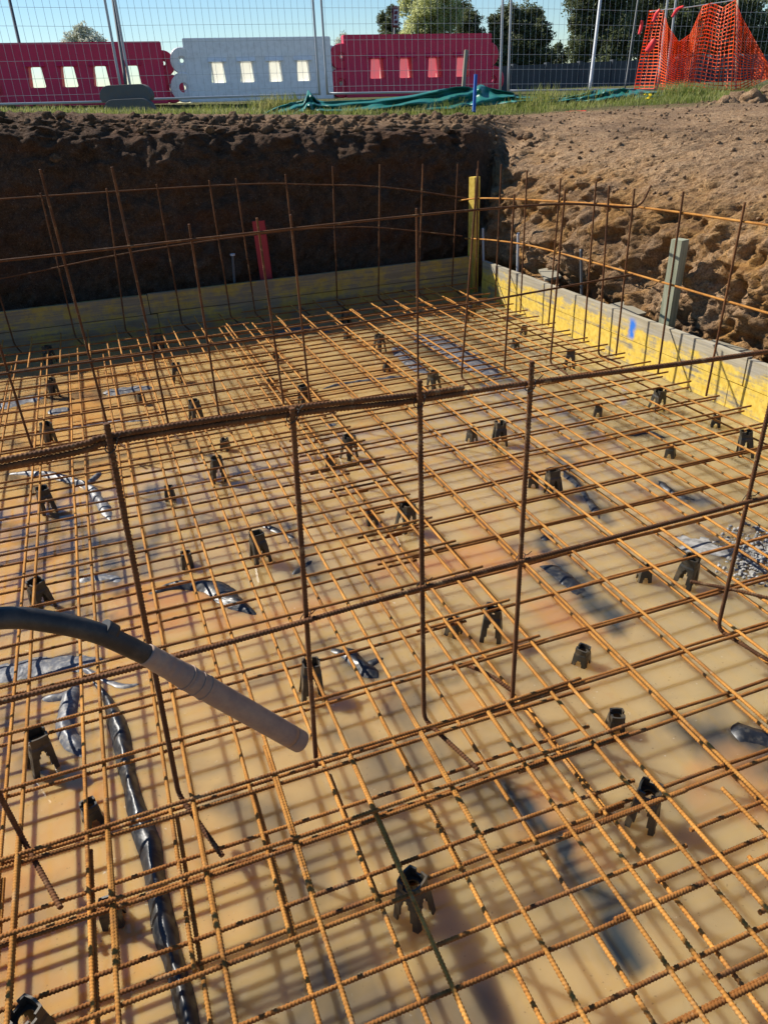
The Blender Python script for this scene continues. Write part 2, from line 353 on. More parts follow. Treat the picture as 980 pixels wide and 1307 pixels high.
def build_ground():
    cols = path_cols(); pb, t = prof(PB); pr, _ = prof(PR); R = len(pb); V = []; dry = []; clay = []; turf = []
    for (q, d, b) in cols:
        bb = sstep(b, .30, .52)
        for r in range(R):
            o = pb[r, 0]*(1-bb)+pr[r, 0]*bb; z = pb[r, 1]*(1-bb)+pr[r, 1]*bb
            o0 = o
            tr = t[r]
            p = q+d*o+Vector((0, 0, z))
            wface = sstep(tr, .1, 1.2)*(1-sstep(tr, 6.5, 10)); wtop = sstep(tr, 5, 7)*(1-sstep(tr, 11, 13))
            # the ground climbs a little to the left
            tilt = .047*max(-2, min(5.2, 3.6-p.x))*sstep(tr, 2, 6)
            if bb > 0: tilt *= (1-.6*bb)
            tilt *= 1-.35*sstep(o, 4, 9)
            n1 = fbm(p*1.7+Vector((3, 1, 7))); n2 = fbm(p*6.5); n3 = fbm(p*19+Vector((9, 2, 4)), 3)
            cl = 1-2*abs(noise.noise(p*9.)); cl2 = abs(noise.noise(p*16+Vector((2, 5, 1))))
            if bb < .5:
                left = sstep(-p.x+.9, 0, 1.3)
                dn = .08*n1+.06*n2+.022*n3+.05*((lambda q: q[1]-q[0])(noise.voronoi(p*5)[0])-.25)+(.03+.025*left)*cl*sstep(tr, 3, 5)
                up = (.012+.026*left)*(n2+.4*cl)+.010*n3
            else:
                rg = 1-abs(noise.noise(p*3.1+Vector((5, 5, 2)))*2); rg2 = 1-abs(noise.noise(p*7.3)*2)
                low = 1-sstep(tr, 4.2, 6.5)
                n4 = fbm(p*38, 3)
                dn = .10*n1+(.035+.035*low)*n2+.020*n3+.010*n4+.065*rg*low+.035*rg2*low*low+.055*low*((lambda q: q[1]-q[0])(noise.voronoi(p*5.5+Vector((n2, n1, n3))*.35)[0])-.25)+.03*low*((lambda q: q[1]-q[0])(noise.voronoi(p*14)[0])-.25)
                up = .018*n2+.014*n3+.010*n4
            gully = math.exp(-((b-.40)/.09)**2)*sstep(tr, 2.0, 4.0)*(1-sstep(tr, 6.6, 8.5))*.42
            o2 = o+gully-dn*wface
            p = q+d*o2+Vector((0, 0, z+tilt+up*max(wtop, wface*.6)))
            V.append(p)
            side = sstep(b, .36, .5)
            nn = noise.noise(p*1.3)*.25
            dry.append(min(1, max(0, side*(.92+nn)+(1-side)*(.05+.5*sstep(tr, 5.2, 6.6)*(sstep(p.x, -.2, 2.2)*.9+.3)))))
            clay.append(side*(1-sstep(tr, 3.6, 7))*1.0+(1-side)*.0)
            fd = p.x*.333+p.y*.943      # distance ahead of the camera
            turf.append(sstep(fd+nn*3, 10.2, 11.4)*(1 if p.y > 5 else .4))
    C = len(cols); i = np.arange(C-1)[:, None]*R; j = np.arange(R-1)[None]
    F = np.stack([i+j, i+R+j, i+R+j+1, i+j+1], -1).reshape(-1, 4)
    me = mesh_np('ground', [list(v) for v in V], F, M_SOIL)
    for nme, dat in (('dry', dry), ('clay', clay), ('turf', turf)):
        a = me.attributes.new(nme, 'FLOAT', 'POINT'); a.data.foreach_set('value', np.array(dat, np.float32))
    o = tag(obj('ground', me), 'brown excavated soil banks round the flooded pit with level ground beyond', kind='structure')
    return o
build_ground()

# ------------------------------------------------------------------ flooded pit floor
ZW = -.134
GHOST = [  # plastic sheet showing darkly through the water: pixel polylines, half-width in metres, strength
    ([(640, 1010), (700, 1060), (745, 1120), (800, 1215)], .035, .85), ([(560, 960), (600, 1010), (650, 1040)], .05, .4),
    ([(470, 850), (520, 900), (520, 980)], .06, .45), ([(500, 985), (470, 950), (430, 930)], .03, .4), ([(720, 585), (745, 630), (780, 665)], .035, .6),
    ([(690, 690), (730, 745), (790, 790)], .05, .75), ([(690, 690), (650, 700)], .04, .4), ([(840, 615), (870, 635), (900, 645)], .05, .65),
    ([(790, 550), (850, 560)], .04, .6), ([(330, 1060), (400, 1110), (350, 1180)], .05, .4), ([(400, 1250), (480, 1290), (600, 1300)], .09, .5),
    ([(0, 660), (60, 700), (120, 690)], .05, .45), ([(60, 640), (100, 720), (90, 760)], .03, .4), ([(330, 650), (380, 690), (400, 740)], .04, .5),
    ([(10, 510), (200, 500)], .08, .5), ([(520, 440), (600, 460), (650, 500)], .12, .5), ([(350, 420), (420, 430)], .10, .4),
    ([(580, 430), (700, 450)], .08, .3), ([(120, 940), (60, 930), (0, 920)], .03, .4), ([(900, 930), (980, 960)], .09, .7), ([(400, 660), (470, 680)], .05, .3),
    ([(420, 820), (360, 850), (330, 870)], .03, .4), ([(0, 600), (60, 640), (130, 700), (150, 760)], .03, .6), ([(20, 740), (100, 690), (190, 700)], .03, .55), ([(100, 600), (60, 680), (40, 760)], .025, .55), ([(190, 620), (200, 680), (180, 730)], .03, .5), ([(0, 780), (60, 770), (150, 790)], .03, .5), ([(230, 560), (300, 600), (360, 620)], .03, .45), ([(0, 560), (90, 590), (160, 580)], .03, .5), ([(280, 520), (330, 540)], .05, .4), ([(700, 500), (760, 560)], .04, .35), ([(60, 1000), (30, 960), (0, 950)], .03, .4), ([(280, 1020), (360, 1050)], .04, .4), ([(480, 960), (500, 1060), (540, 1090)], .05, .35), ([(500, 860), (580, 870)], .03, .35), ([(250, 660), (330, 690)], .03, .35)]
SILT = [([(620, 700), (560, 720), (690, 715)], .10, .5), ([(690, 1030), (720, 1060)], .08, .45), ([(700, 770), (720, 790)], .1, .5), ([(300, 790), (420, 780)], .09, .4), ([(930, 980), (960, 1010)], .1, .4)]
def build_water():
    xs = np.r_[np.linspace(-8, -1.3, 14), np.arange(-1.25, 3.46, .028)]; ys = np.r_[np.linspace(-5, .2, 20), np.arange(.25, 6.66, .028)]
    X, Y = np.meshgrid(xs, ys); Z = np.full_like(X, ZW)
    V = np.stack([X, Y, Z], -1).reshape(-1, 3); nx = len(xs)
    i = np.arange(len(ys)-1)[:, None]*nx; j = np.arange(nx-1)[None]
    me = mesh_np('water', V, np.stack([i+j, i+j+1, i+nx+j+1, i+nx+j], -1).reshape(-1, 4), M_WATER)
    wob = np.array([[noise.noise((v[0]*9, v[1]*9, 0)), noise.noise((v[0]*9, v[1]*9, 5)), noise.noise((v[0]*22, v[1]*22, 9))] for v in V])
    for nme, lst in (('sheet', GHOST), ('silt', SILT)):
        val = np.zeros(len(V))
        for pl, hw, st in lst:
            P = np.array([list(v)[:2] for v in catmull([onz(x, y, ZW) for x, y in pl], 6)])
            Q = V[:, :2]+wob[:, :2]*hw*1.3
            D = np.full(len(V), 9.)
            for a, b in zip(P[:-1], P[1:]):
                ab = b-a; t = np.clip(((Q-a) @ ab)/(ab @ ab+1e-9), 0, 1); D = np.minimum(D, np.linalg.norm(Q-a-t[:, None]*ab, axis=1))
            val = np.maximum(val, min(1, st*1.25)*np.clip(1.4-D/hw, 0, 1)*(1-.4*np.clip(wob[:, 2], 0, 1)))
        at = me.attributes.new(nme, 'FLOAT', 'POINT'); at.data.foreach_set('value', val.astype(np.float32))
    tag(obj('water', me), 'shallow muddy tan water flooding the bottom of the pit', kind='structure')
build_water()

# ------------------------------------------------------------------ reinforcing mesh sheets
BAR = {}
def bar_mesh(L, r, mat=None):
    mat = mat or M_RUST; key = (round(L, 2), r, mat.name)
    if key not in BAR:
        n = 40; wob = random.Random(int(L*100)); a = [wob.uniform(-.004, .004) for _ in range(8)]
        P = [(L*i/n, np.interp(i/n*7, range(8), a), 0) for i in range(n+1)]; P = catmull(P, 3)
        BAR[key] = tube('bar', P, r, mat, ds=.0017, sides=8, rib=.21, pitch=.0078)
    return BAR[key]
NB = [0]
def mesh_sheet(label, x0, x1, y0, y1, phx, phy, z, line_on_top, r=.0052):
    t = thing('mesh_sheet', label, 'rebar mesh', (x0, y0, z), 'welded mesh sheets of the slab')
    L = y1-y0; Wd = x1-x0; dz = r*1.02
    xs = [x for x in np.arange(phx-20, 20, .2) if x0+.02 < x < x1-.02]; ys = [y for y in np.arange(phy-20, 20, .208) if y0+.02 < y < y1-.02]
    sg = 1 if line_on_top else -1
    for x in xs:
        obj('longitudinal_bar', bar_mesh(L, r), t, (x-x0+rnd.gauss(0, .003), rnd.uniform(-.02, .02), sg*dz), (rnd.uniform(0, 6.28), rnd.gauss(0, .0008), PI/2+rnd.gauss(0, .0015)))
    for y in ys:
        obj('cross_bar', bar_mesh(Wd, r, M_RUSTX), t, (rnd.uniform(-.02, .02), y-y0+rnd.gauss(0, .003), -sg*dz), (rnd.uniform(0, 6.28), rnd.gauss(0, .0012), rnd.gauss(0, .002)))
    return t
ZL = -.066
sheets = [
    ('large upper rusty mesh sheet covering the left and middle of the pit', -1.7, 1.06, 1.02, 5.75, -.047, 1.41, .004, False),
    ('large upper rusty mesh sheet covering the right of the pit beside the bright yellow boards', .73, 3.03, .40, 5.75, .014, .775, 0, True),
    ('upper rusty mesh sheet nearest the camera at the bottom left of the photo', -1.7, 1.06, -1.0, 1.47, -.047, 1.19, -.004, True),
    ('upper rusty mesh sheet at the lower right corner of the photo', 1.0, 3.03, -1.0, .92, .155, .68, -.004, True),
    ('narrow upper rusty mesh sheet along the foot of the shaded back boards at left', -1.7, .98, 5.35, 6.16, .03, 5.40, .006, True),
    ('narrow upper rusty mesh sheet along the foot of the back boards at the corner', 1.0, 3.02, 5.50, 6.18, .02, 5.55, .005, True),
    ('large lower rusty mesh sheet just above the water at left and middle', -1.65, .93, .98, 5.9, .092, 1.465, ZL, True),
    ('large lower rusty mesh sheet above the water beside the yellow boards',   .88, 3.06, .45, 5.9, .060, .84, ZL, False),
    ('lower rusty mesh sheet just above the water nearest the camera at bottom left', -1.65, 1.0, -1.0, 1.40, .102, .887, ZL-.003, False),
    ('lower rusty mesh sheet just above the water at the lower right corner', .92, 3.06, -1.0, .80, .120, .675, ZL-.003, True)]
for s in sheets: mesh_sheet(*s)

# ------------------------------------------------------------------ upright starter bars tied to horizontal bars
UPR = {}
def upright_mesh(h, hook, r=.0062, coarse=False):
    key = (round(h, 2), hook, coarse)
    if key not in UPR:
        P = [(0, 0, h)]+[(0, 0, h*k/10) for k in range(9, 0, -1)]
        P += [(0, 0, .03), (.001, 0, .012), (.006, 0, -.002), (.016, 0, -.010), (.035, 0, -.016), (hook, 0, -.045)] if hook else [(0, 0, 0), (0, 0, -.06)]
        UPR[key] = tube('upright', P if not hook else catmull(P, 4), r, M_RUSTD, ds=.0032 if coarse else .002, sides=8, rib=.21, pitch=.0095 if coarse else .0082)
    return UPR[key]
def upright(t, base, top, hook=0, ang=0., coarse=False):
    h = (top-base).length; d = (top-base).normalized()
    q = Vector((0, 0, 1)).rotation_difference(d) @ Matrix.Rotation(ang, 3, 'Z').to_quaternion()
    o = obj('upright_bar', upright_mesh(h, hook, coarse=coarse), t, base-Vector(t.location)); o.rotation_mode = 'QUATERNION'; o.rotation_quaternion = q
    return o
def rail(t, P, r=.0062, coarse=False, smooth=True):
    P = [Vector(p)-Vector(t.location) for p in P]
    return obj('horizontal_bar', tube('rail', catmull(P, 8) if smooth else P, r, M_RUSTD, ds=.0034 if coarse else .002, sides=8, rib=.21, pitch=.010 if coarse else .0082), t)
def hook_of(t, p, ang=-1.2): return ang
CG = 'cages of upright starter bars'
Yf = 1.42
t = thing('starter_bar_cage', 'nearest row of rusty starter bars, standing at the hose tip', 'rebar cage', (.6, Yf, 0), CG)
for bx, (tx, tz), hk in ((-.44, (-.50, .98), .2), (-.08, (-.045, .98), .2), (.275, (.31, .95), 0), (.585, (.59, .965), .2), (.86, (.862, .965), 0), (1.225, (1.21, .0), 0), (1.585, (1.60, 1.0), .22), (1.96, (1.98, .99), .2)):
    if tz > .1: upright(t, Vector((bx, Yf, .0)), Vector((tx, Yf, tz)), hk, -1.2)
rail(t, [(-1.6, Yf+.012, .905), (-.24, Yf+.012, .925), (-.04, Yf+.012, .938), (.31, Yf+.012, .932), (.59, Yf+.012, .915), (.86, Yf+.012, .91), (1.55, Yf+.012, .882), (2.5, Yf+.012, .87)])
rail(t, [(-1.6, Yf+.0125, .918), (-.24, Yf+.0125, .938), (-.04, Yf+.0125, .950), (.31, Yf+.0125, .9445), (.59, Yf+.0125, .9275), (.70, Yf+.0125, .9255)])
rail(t, [(-1.6, Yf-.012, .41), (-.38, Yf-.012, .418), (-.09, Yf-.012, .42), (.18, Yf-.012, .424), (.58, Yf-.012, .438), (.86, Yf-.012, .442), (1.55, Yf-.012, .45), (2.5, Yf-.012, .455)])
rail(t, [(-1.6, Yf-.024, .43), (-.38, Yf-.024, .428), (-.09, Yf-.024, .427), (.3, Yf-.024, .436)])
def tie(t, p):
    q = [Vector((.0125*math.cos(a)*(1+.2*math.sin(3*a)), .0085*math.sin(a), .012*math.sin(a*1.0+.8)))+p-Vector(t.location) for a in np.linspace(0, 4*PI, 26)]+[p-Vector(t.location)+Vector((.012, -.012, .016)), p-Vector(t.location)+Vector((.02, -.018, .028))]
    obj('tie_wire', tube('tie', q, .0011, M_TIE, sides=5), t)
for bx, zz in ((-.045, .935), (.31, .932), (.59, .916), (.862, .908), (1.595, .882), (-.07, .42), (.29, .428), (.587, .438), (.861, .442), (1.59, .45)): tie(t, Vector((bx, Yf, zz)))
# loose bent feet of bars lying on the mat beside this row
for a, b in (((.80, 1.60, -.03), (.88, 1.46, -.045)), ((1.66, 1.64, .012), (1.84, 1.44, .012))):
    rail(t, [a, ((a[0]+b[0])/2, (a[1]+b[1])/2, a[2]+.004), b])
Ym = 3.92
t = thing('starter_bar_cage', 'middle row of rusty starter bars with two taller bars at its left', 'rebar cage', (1.4, Ym, 0), CG)
for bx, tx, tz in ((-.50, -.52, .99), (-.12, -.15, 1.27), (.18, .15, 1.26), (.45, .45, .99), (.81, .78, .99), (.96, .95, .99), (1.62, 1.63, .965), (1.90, 1.985, 1.13), (2.19, 2.21, .985), (2.51, 2.53, .985), (2.86, 2.82, .985)):
    upright(t, Vector((bx, Ym, 0)), Vector((tx, Ym, tz)), .15, -1.2+rnd.uniform(-.2, .2), True)
rail(t, [(-1.7, Ym-.012, .90), (-.41, Ym-.012, .91), (.45, Ym-.012, .92), (1.45, Ym-.012, .93), (1.94, Ym-.012, .93), (2.53, Ym-.012, .915), (2.93, Ym-.012, .865), (3.04, Ym-.012, .875), (3.10, Ym-.012, .97)], coarse=True)
rail(t, [(-1.7, Ym-.012, .39), (-.55, Ym-.012, .40), (.72, Ym-.012, .40), (1.5, Ym-.012, .415), (2.2, Ym-.012, .44), (3.04, Ym-.012, .472)], coarse=True)
Yk = 6.15
t = thing('starter_bar_cage', 'far row of thin rusty starter bars in shade along the back boards', 'rebar cage', (1.2, Yk, 0), CG)
for bx, tx, tz in ((-.70, -.72, .99), (-.27, -.27, .99), (.10, .17, .99), (.53, .52, .99), (.92, .90, .99), (1.12, 1.10, .99), (1.50, 1.48, .99), (1.82, 1.86, 1.02), (2.19, 2.25, 1.01), (2.56, 2.62, .99), (2.88, 2.93, .97)):
    upright(t, Vector((bx, Yk, -.02)), Vector((tx, Yk, tz)), .12, -1.2, True)
rail(t, [(-1.7, Yk+.012, .96), (-.54, Yk+.012, .97), (1.09, Yk+.012, .945), (1.7, Yk+.012, .90), (2.28, Yk+.012, .84), (3.02, Yk+.012, .70)], r=.0055, coarse=True)
rail(t, [(-1.7, Yk+.012, .40), (-.68, Yk+.012, .45), (.29, Yk+.012, .54), (1.35, Yk+.012, .58), (1.86, Yk+.012, .57), (2.26, Yk+.012, .53), (2.98, Yk+.012, .40)], r=.0055, coarse=True)
Xr = 3.05
t = thing('starter_bar_cage', 'row of rusty starter bars standing along the bright yellow boards under the lit bank', 'rebar cage', (Xr, 4.5, 0), CG)
for by_, ty, tz in ((6.02, 6.02, .99), (5.66, 5.63, .99), (5.24, 5.24, .97), (4.82, 4.79, .95), (4.36, 4.38, .96), (3.99, 3.99, .955), (3.57, 3.57, .97), (3.15, 3.12, .955), (2.72, 2.72, .97), (2.28, 2.28, .96)):
    upright(t, Vector((Xr, by_, 0)), Vector((Xr, ty, tz)), 0, 0, True)
rail(t, [(Xr+.012, 6.4, .655), (Xr+.012, 6.1, .70), (Xr+.012, 5.61, .745), (Xr+.012, 4.8, .80), (Xr+.012, 3.97, .85), (Xr+.012, 2.95, .87), (Xr+.012, 2.0, .88)], coarse=True).data.materials[0] = M_RUST
rail(t, [(Xr+.012, 6.27, .36), (Xr+.012, 5.7, .42), (Xr+.012, 5.1, .46), (Xr+.012, 4.22, .47), (Xr+.012, 3.19, .47), (Xr+.012, 2.0, .47)], coarse=True).data.materials[0] = M_RUST

# ------------------------------------------------------------------ plastic bar chairs
def chair_mesh(h, r0, r1, arch, name):
    ns, nr = 48, 22; keep = []; V = []
    for k in range(nr+1):
        z = h*k/nr; r = r1+(r0-r1)*(k/nr)**.85
        if k > nr*.8: r = r0
        for j in range(ns):
            a = 2*PI*j/ns; sq = 1/max(abs(math.cos(a+PI/4)), abs(math.sin(a+PI/4))); rr = r*(1+.62*(sq-1))
            V.append((rr*math.cos(a), rr*math.sin(a), z))
    bm = bmesh.new(); vs = [bm.verts.new(v) for v in V]
    for k in range(nr):
        zc = (k+.5)/nr
        for j in range(ns):
            a = (j+.5)/ns*4 % 1-.5; leg = True
            if zc < arch:
                wdt = .31*math.sqrt(max(0, 1-(zc/arch)**3))
                if abs(a) < wdt: leg = False
            if zc > .90 and abs(a) < .20 and int((j+.5)/ns*4) % 2 == 0: leg = False          # notch that seats the bar
            if leg: bm.faces.new((vs[k*ns+j], vs[k*ns+(j+1) % ns], vs[(k+1)*ns+(j+1) % ns], vs[(k+1)*ns+j]))
    for v in [v for v in bm.verts if not v.link_faces]: bm.verts.remove(v)
    fs = list(bm.faces); bmesh.ops.recalc_face_normals(bm, faces=fs)
    bmesh.ops.solidify(bm, geom=fs, thickness=.005)
    # ring collar under the crown
    zc = h*.80
    ring = [[bm.verts.new((rr*math.cos(2*PI*j/24), rr*math.sin(2*PI*j/24), z)) for j in range(24)] for rr, z in ((r0*.6, zc), (r0*1.02, zc), (r0*1.02, zc+.004), (r0*.6, zc+.004))]
    for q in range(4):
        A, B = ring[q], ring[(q+1) % 4]
        for j in range(24): bm.faces.new((A[j], A[(j+1) % 24], B[(j+1) % 24], B[j]))
    me = bpy.data.meshes.new(name); bm.normal_update(); bm.to_mesh(me); bm.free(); me.materials.append(M_CHAIR)
    me.polygons.foreach_set('use_smooth', [False]*len(me.polygons)); return me
CH_T = chair_mesh(.160, .0275, .044, .74, 'tall_chair'); CH_S = chair_mesh(.092, .0205, .030, .56, 'short_chair')
CHAIRS = []
def chair(x, y, tall, label):
    p = onz(x, y, -.012 if tall else ZL-.006)
    o = obj('bar_chair', CH_T if tall else CH_S, None, (p.x, p.y, (-.014-.155) if tall else (ZL-.008-.088)), (rnd.gauss(0, .05), rnd.gauss(0, .05), rnd.uniform(0, 6.28)))
    tag(o, label, 'bar chair', 'tall plastic bar chairs' if tall else 'short plastic bar chairs')
    CHAIRS.append(o)
#CHAIRLIST
T = 'tall dark plastic bar chair '
S = 'short dark plastic bar chair '
for x, y, tall, lab in (
    (528, 1122, 1, T+'nearest the camera, at bottom centre'), (826, 1004, 1, T+'at lower right between paired mesh bars'),
    (40, 938, 1, T+'with legs spread wide at the left edge below the hose'), (393, 848, 1, T+'just above the hose tip beside an upright bar'),
    (627, 776, 1, T+'between the two lit uprights right of centre'), (878, 710, 1, T+'beside the white concrete splash at right'),
    (46, 740, 1, T+'just above the rubber hose at the left edge'), (329, 682, 1, T+'midway between the first two front uprights, beyond the wrinkled fold'),
    (515, 643, 1, T+'immediately left of the centre front upright'), (54, 622, 1, T+'beside the forked black sheet fold at left'),
    (274, 584, 1, T+'just below the front top rail, left of centre'), (709, 600, 1, T+'on open water right of the tall lit upright'),
    (443, 556, 1, T+'just below the front top rail near the centre'), (638, 540, 1, T+'left of the ribbed upright at right of centre'),
    (56, 540, 1, T+'at far left, nearest of three in a line'), (247, 511, 1, T+'between two middle-row uprights at left'),
    (388, 492, 1, T+'at the foot of the middle row near the centre'), (554, 474, 1, T+'beside the crumpled dark sheets beyond the centre'),
    (840, 497, 1, T+'nearest the blue paint mark on the yellow boards'), (957, 552, 1, T+'close to the right edge by the thick upright'),
    (728, 447, 1, T+'among the mesh ends along the yellow boards'), (224, 464, 1, T+'behind the second tall middle-row upright'),
    (62, 484, 1, T+'at far left, middle of three in a line'), (200, 427, 1, T+'at back left among dense bars beyond the tall uprights'), (484, 428, 1, T+'far off near the middle of the back boards'),
    (442, 396, 1, T+'farthest back, close to the shaded boards'), (601, 384, 1, T+'in the far corner below the yellow post'),
    (60, 442, 1, T+'at far left closest to the shaded boards'),
    (113, 1026, 0, S+'with a spiked crown under paired bars at lower left'), (140, 1152, 0, S+'half sunk below crossing bars at bottom left'),
    (30, 1288, 1, T+'cut off by the bottom left corner'), (578, 790, 0, S+'left of the tall chair between the lit uprights'),
    (743, 826, 0, S+'standing alone on open water at right'), (787, 908, 0, S+'under a crossing of three bars at lower right'),
    (823, 722, 0, S+'left of the white concrete splash'), (475, 652, 0, S+'left of the tall chair by the centre upright'),
    (421, 583, 0, S+'below the top rail between centre uprights'), (286, 560, 0, S+'directly beyond a tall one below the top rail'),
    (215, 622, 0, S+'right of the front left upright, near the forked fold'), (236, 706, 0, S+'above the long wrinkled fold left of centre'),
    (602, 549, 0, S+'left of the tall chair by the ribbed upright'), (763, 517, 0, S+'between middle-row uprights at right'),
    (857, 568, 0, S+'on pale water left of the thick right upright'), (657, 434, 0, S+'far off beyond the crumpled sheets'),
    (492, 462, 0, S+'beyond the centre middle-row upright'), (180, 503, 0, S+'at left near the blue and silver sheets'),
    (352, 449, 0, S+'far off left of the middle-row pair'), (915, 530, 0, S+'close to the yellow boards at right'),
    (668, 416, 0, S+'beside the mesh ends near the far yellow boards'), (345, 484, 0, S+'left of the tall one by the middle row foot'), (443, 423, 0, S+'nearer of two in line towards shaded boards'), (593, 400, 0, S+'just before the tall one in the far corner'), (682, 605, 0, S+'hidden left of the tall chair on open water')):
    chair(x, y, tall, lab)

# ------------------------------------------------------------------ folds of black plastic sheet standing out of the water
SG = 'folds of plastic sheet in the water'
def fold(label, lines, light=False, seed=0):
    """ridged, crinkled strip of membrane whose edges dive below the water"""
    base = onz(*lines[0][0][0], ZW)
    t = thing('plastic_sheet', label, 'plastic sheet', base, SG); V = []; F = []
    for pts, hw, hh in lines:
        P, s = resample(catmull([onz(x, y, ZW) for x, y in pts], 8), .012); n = len(P); nc = 15
        for i in range(n):
            T = P[min(i+1, n-1)]-P[max(i-1, 0)]; T /= np.linalg.norm(T)+1e-9; B = np.array([-T[1], T[0], 0])
            e = min(1, 5*min(i, n-1-i)/n+.15)
            wv = hw*1.3*(.95+.45*noise.noise((s[i]*5, seed, 1)))*(.35+.65*e)
            lat = .35*hw*noise.noise((s[i]*6, seed, 4))
            for c in range(nc):
                u = c/(nc-1)*2-1
                q = P[i]+B*(u*wv*1.35+lat)
                cr = noise.noise((q[0]*14, q[1]*14, seed*3.1))*.16+abs(noise.noise((s[i]*11, u*1.0, seed)))*.26
                z = ZW-.02+(hh*.66*e+.02)*max(0, 1-abs(u)**1.6)*(.70+cr)+.003*noise.noise((q[0]*40, q[1]*40, seed))*e
                V.append((q[0], q[1], z))
        b0 = len(V)-n*nc; ii = np.arange(n-1)[:, None]*nc+b0; jj = np.arange(nc-1)[None]
        F.append(np.stack([ii+jj, ii+nc+jj, ii+nc+jj+1, ii+jj+1], -1).reshape(-1, 4))
    me = mesh_np('sheet', np.array(V)-np.array(base), np.concatenate(F), M_SHEETL if light else M_SHEET)
    bpy.data.objects.remove(t); o = tag(obj('plastic_sheet', me, None, base), label, 'plastic sheet', SG)
    return o
F_ = [
    ('long glossy black plastic fold like a wrapped pipe running down to the bottom edge', [([(118, 868), (148, 915), (163, 985), (182, 1055), (196, 1110), (212, 1190), (228, 1250), (246, 1320), (275, 1430)], .021, .068)], 0),
    ('short forked grey fold of plastic left of the long black fold', [([(100, 868), (88, 905), (84, 935), (112, 968)], .026, .05), ([(52, 893), (80, 888), (95, 880)], .02, .03)], 1),
    ('wide silvery wet plastic patch lying under the hose at left', [([(-40, 870), (40, 852), (112, 845), (135, 842)], .06, .03), ([(100, 850), (150, 875), (190, 870)], .018, .02)], 1),
    ('wrinkled silver black fold left of centre above the hose', [([(190, 758), (230, 748), (272, 750), (300, 770), (330, 786)], .035, .045)], 0),
    ('forked glossy fold with three arms near the left edge', [([(5, 605), (60, 606), (110, 620), (128, 640), (145, 668)], .026, .045), ([(108, 622), (120, 612), (130, 602)], .02, .04)], 1),
    ('black glossy fold spreading arms right of the hose tip', [([(438, 826), (460, 848), (482, 868)], .034, .035), ([(440, 835), (420, 828)], .02, .02), ([(468, 850), (490, 838)], .018, .02)], 0),
    ('dark winding plastic ridge leading away right of the tall chair on open water', [([(716, 596), (738, 620), (752, 640), (768, 668)], .028, .022)], 0),
    ('black sheet hump breaking the water left of a small orange silt island', [([(684, 722), (706, 728), (728, 745), (745, 765)], .042, .026), ([(690, 690), (706, 684)], .035, .022)], 0),
    ('curved black plastic edge rising between bars at centre right', [([(800, 556), (826, 552), (850, 560)], .03, .025)], 0),
    ('thin dark fin of plastic with pointed end at right', [([(838, 612), (860, 630), (892, 640)], .022, .025)], 0),
    ('broad dark plastic fold cut off by the right edge', [([(930, 932), (960, 938), (1000, 950)], .05, .034)], 0),
    ('thin dark fold slanting below the front upright left of centre', [([(330, 668), (355, 678), (380, 690)], .024, .022)], 0),
    ('slim dark fold beside the tall chair left of centre', [([(372, 735), (388, 722), (398, 715)], .02, .02)], 0),
    ('silver crumpled sheet at far left edge among the bars', [([(-10, 522), (30, 512), (60, 508)], .08, .035)], 1),
    ('long pale silver sheet across the left of the mat', [([(128, 502), (160, 498), (200, 494)], .07, .03), ([(60, 528), (90, 520)], .06, .025)], 1),
    ('rumpled grey sheet patch between uprights at mid left', [([(92, 742), (130, 735), (160, 745)], .045, .02)], 1),
    ('narrow pale strip of sheet at left between two uprights', [([(10, 556), (70, 549), (130, 540), (200, 536)], .014, .025)], 1),
    ('wide crumpled dark sheet at the far centre among mesh bars', [([(520, 425), (560, 438), (600, 462), (640, 482)], .11, .04), ([(500, 440), (545, 480)], .06, .03)], 1),
    ('pale crumpled sheet behind the middle row left of centre', [([(350, 428), (390, 420), (420, 424)], .09, .03)], 1),
    ('long thin pale strip of sheet lying between middle-row uprights', [([(405, 498), (450, 488), (520, 480)], .014, .03)], 1),
    ('small dark sheet scrap in the far right corner by the boards', [([(640, 408), (665, 402)], .06, .03)], 0),
    ('small wet fold just above the front top rail at centre', [([(415, 544), (430, 541)], .03, .03)], 1)]
for i, (lab, ln, li) in enumerate(F_): fold(lab, ln, bool(li), i+1)

# stone rubble and white cement splash at the right edge
def lump(bm, c, r, seed, flat=1., sub=2):
    g = bmesh.ops.create_icosphere(bm, subdivisions=sub, radius=1)
    for v in g['verts']:
        d = 1+.62*noise.noise(v.co*1.5+Vector((seed*3.3, seed*1.7, 0)))+.12*noise.noise(v.co*4+Vector((seed, 0, 0)))
        v.co = Vector((v.co.x*d*r, v.co.y*d*r*rnd.uniform(.8, 1.1), v.co.z*d*r*flat))+c
bm = bmesh.new()
for i in range(560):
    c = onz(rnd.gauss(962, 19), rnd.gauss(708, 17), ZW); lump(bm, c+Vector((0, 0, rnd.uniform(-.004, .012))), rnd.uniform(.004, .0115), i, .7, 1)
tag(bm_obj('gravel', bm, M_RUBBLE), 'grey gravel heap breaking the water at the right edge', 'gravel', kind='stuff')
bm = bmesh.new(); lump(bm, onz(893, 700, ZW-.012), .12, 3, .12, 4)
for v in bm.verts: v.co.z = min(v.co.z, ZW+.006)+.0025*noise.noise(v.co*30)
tag(bm_obj('cement_splash', bm, M_RUBBLE, smooth=True), 'flat white splash of hardened cement beside the gravel at right', 'cement')

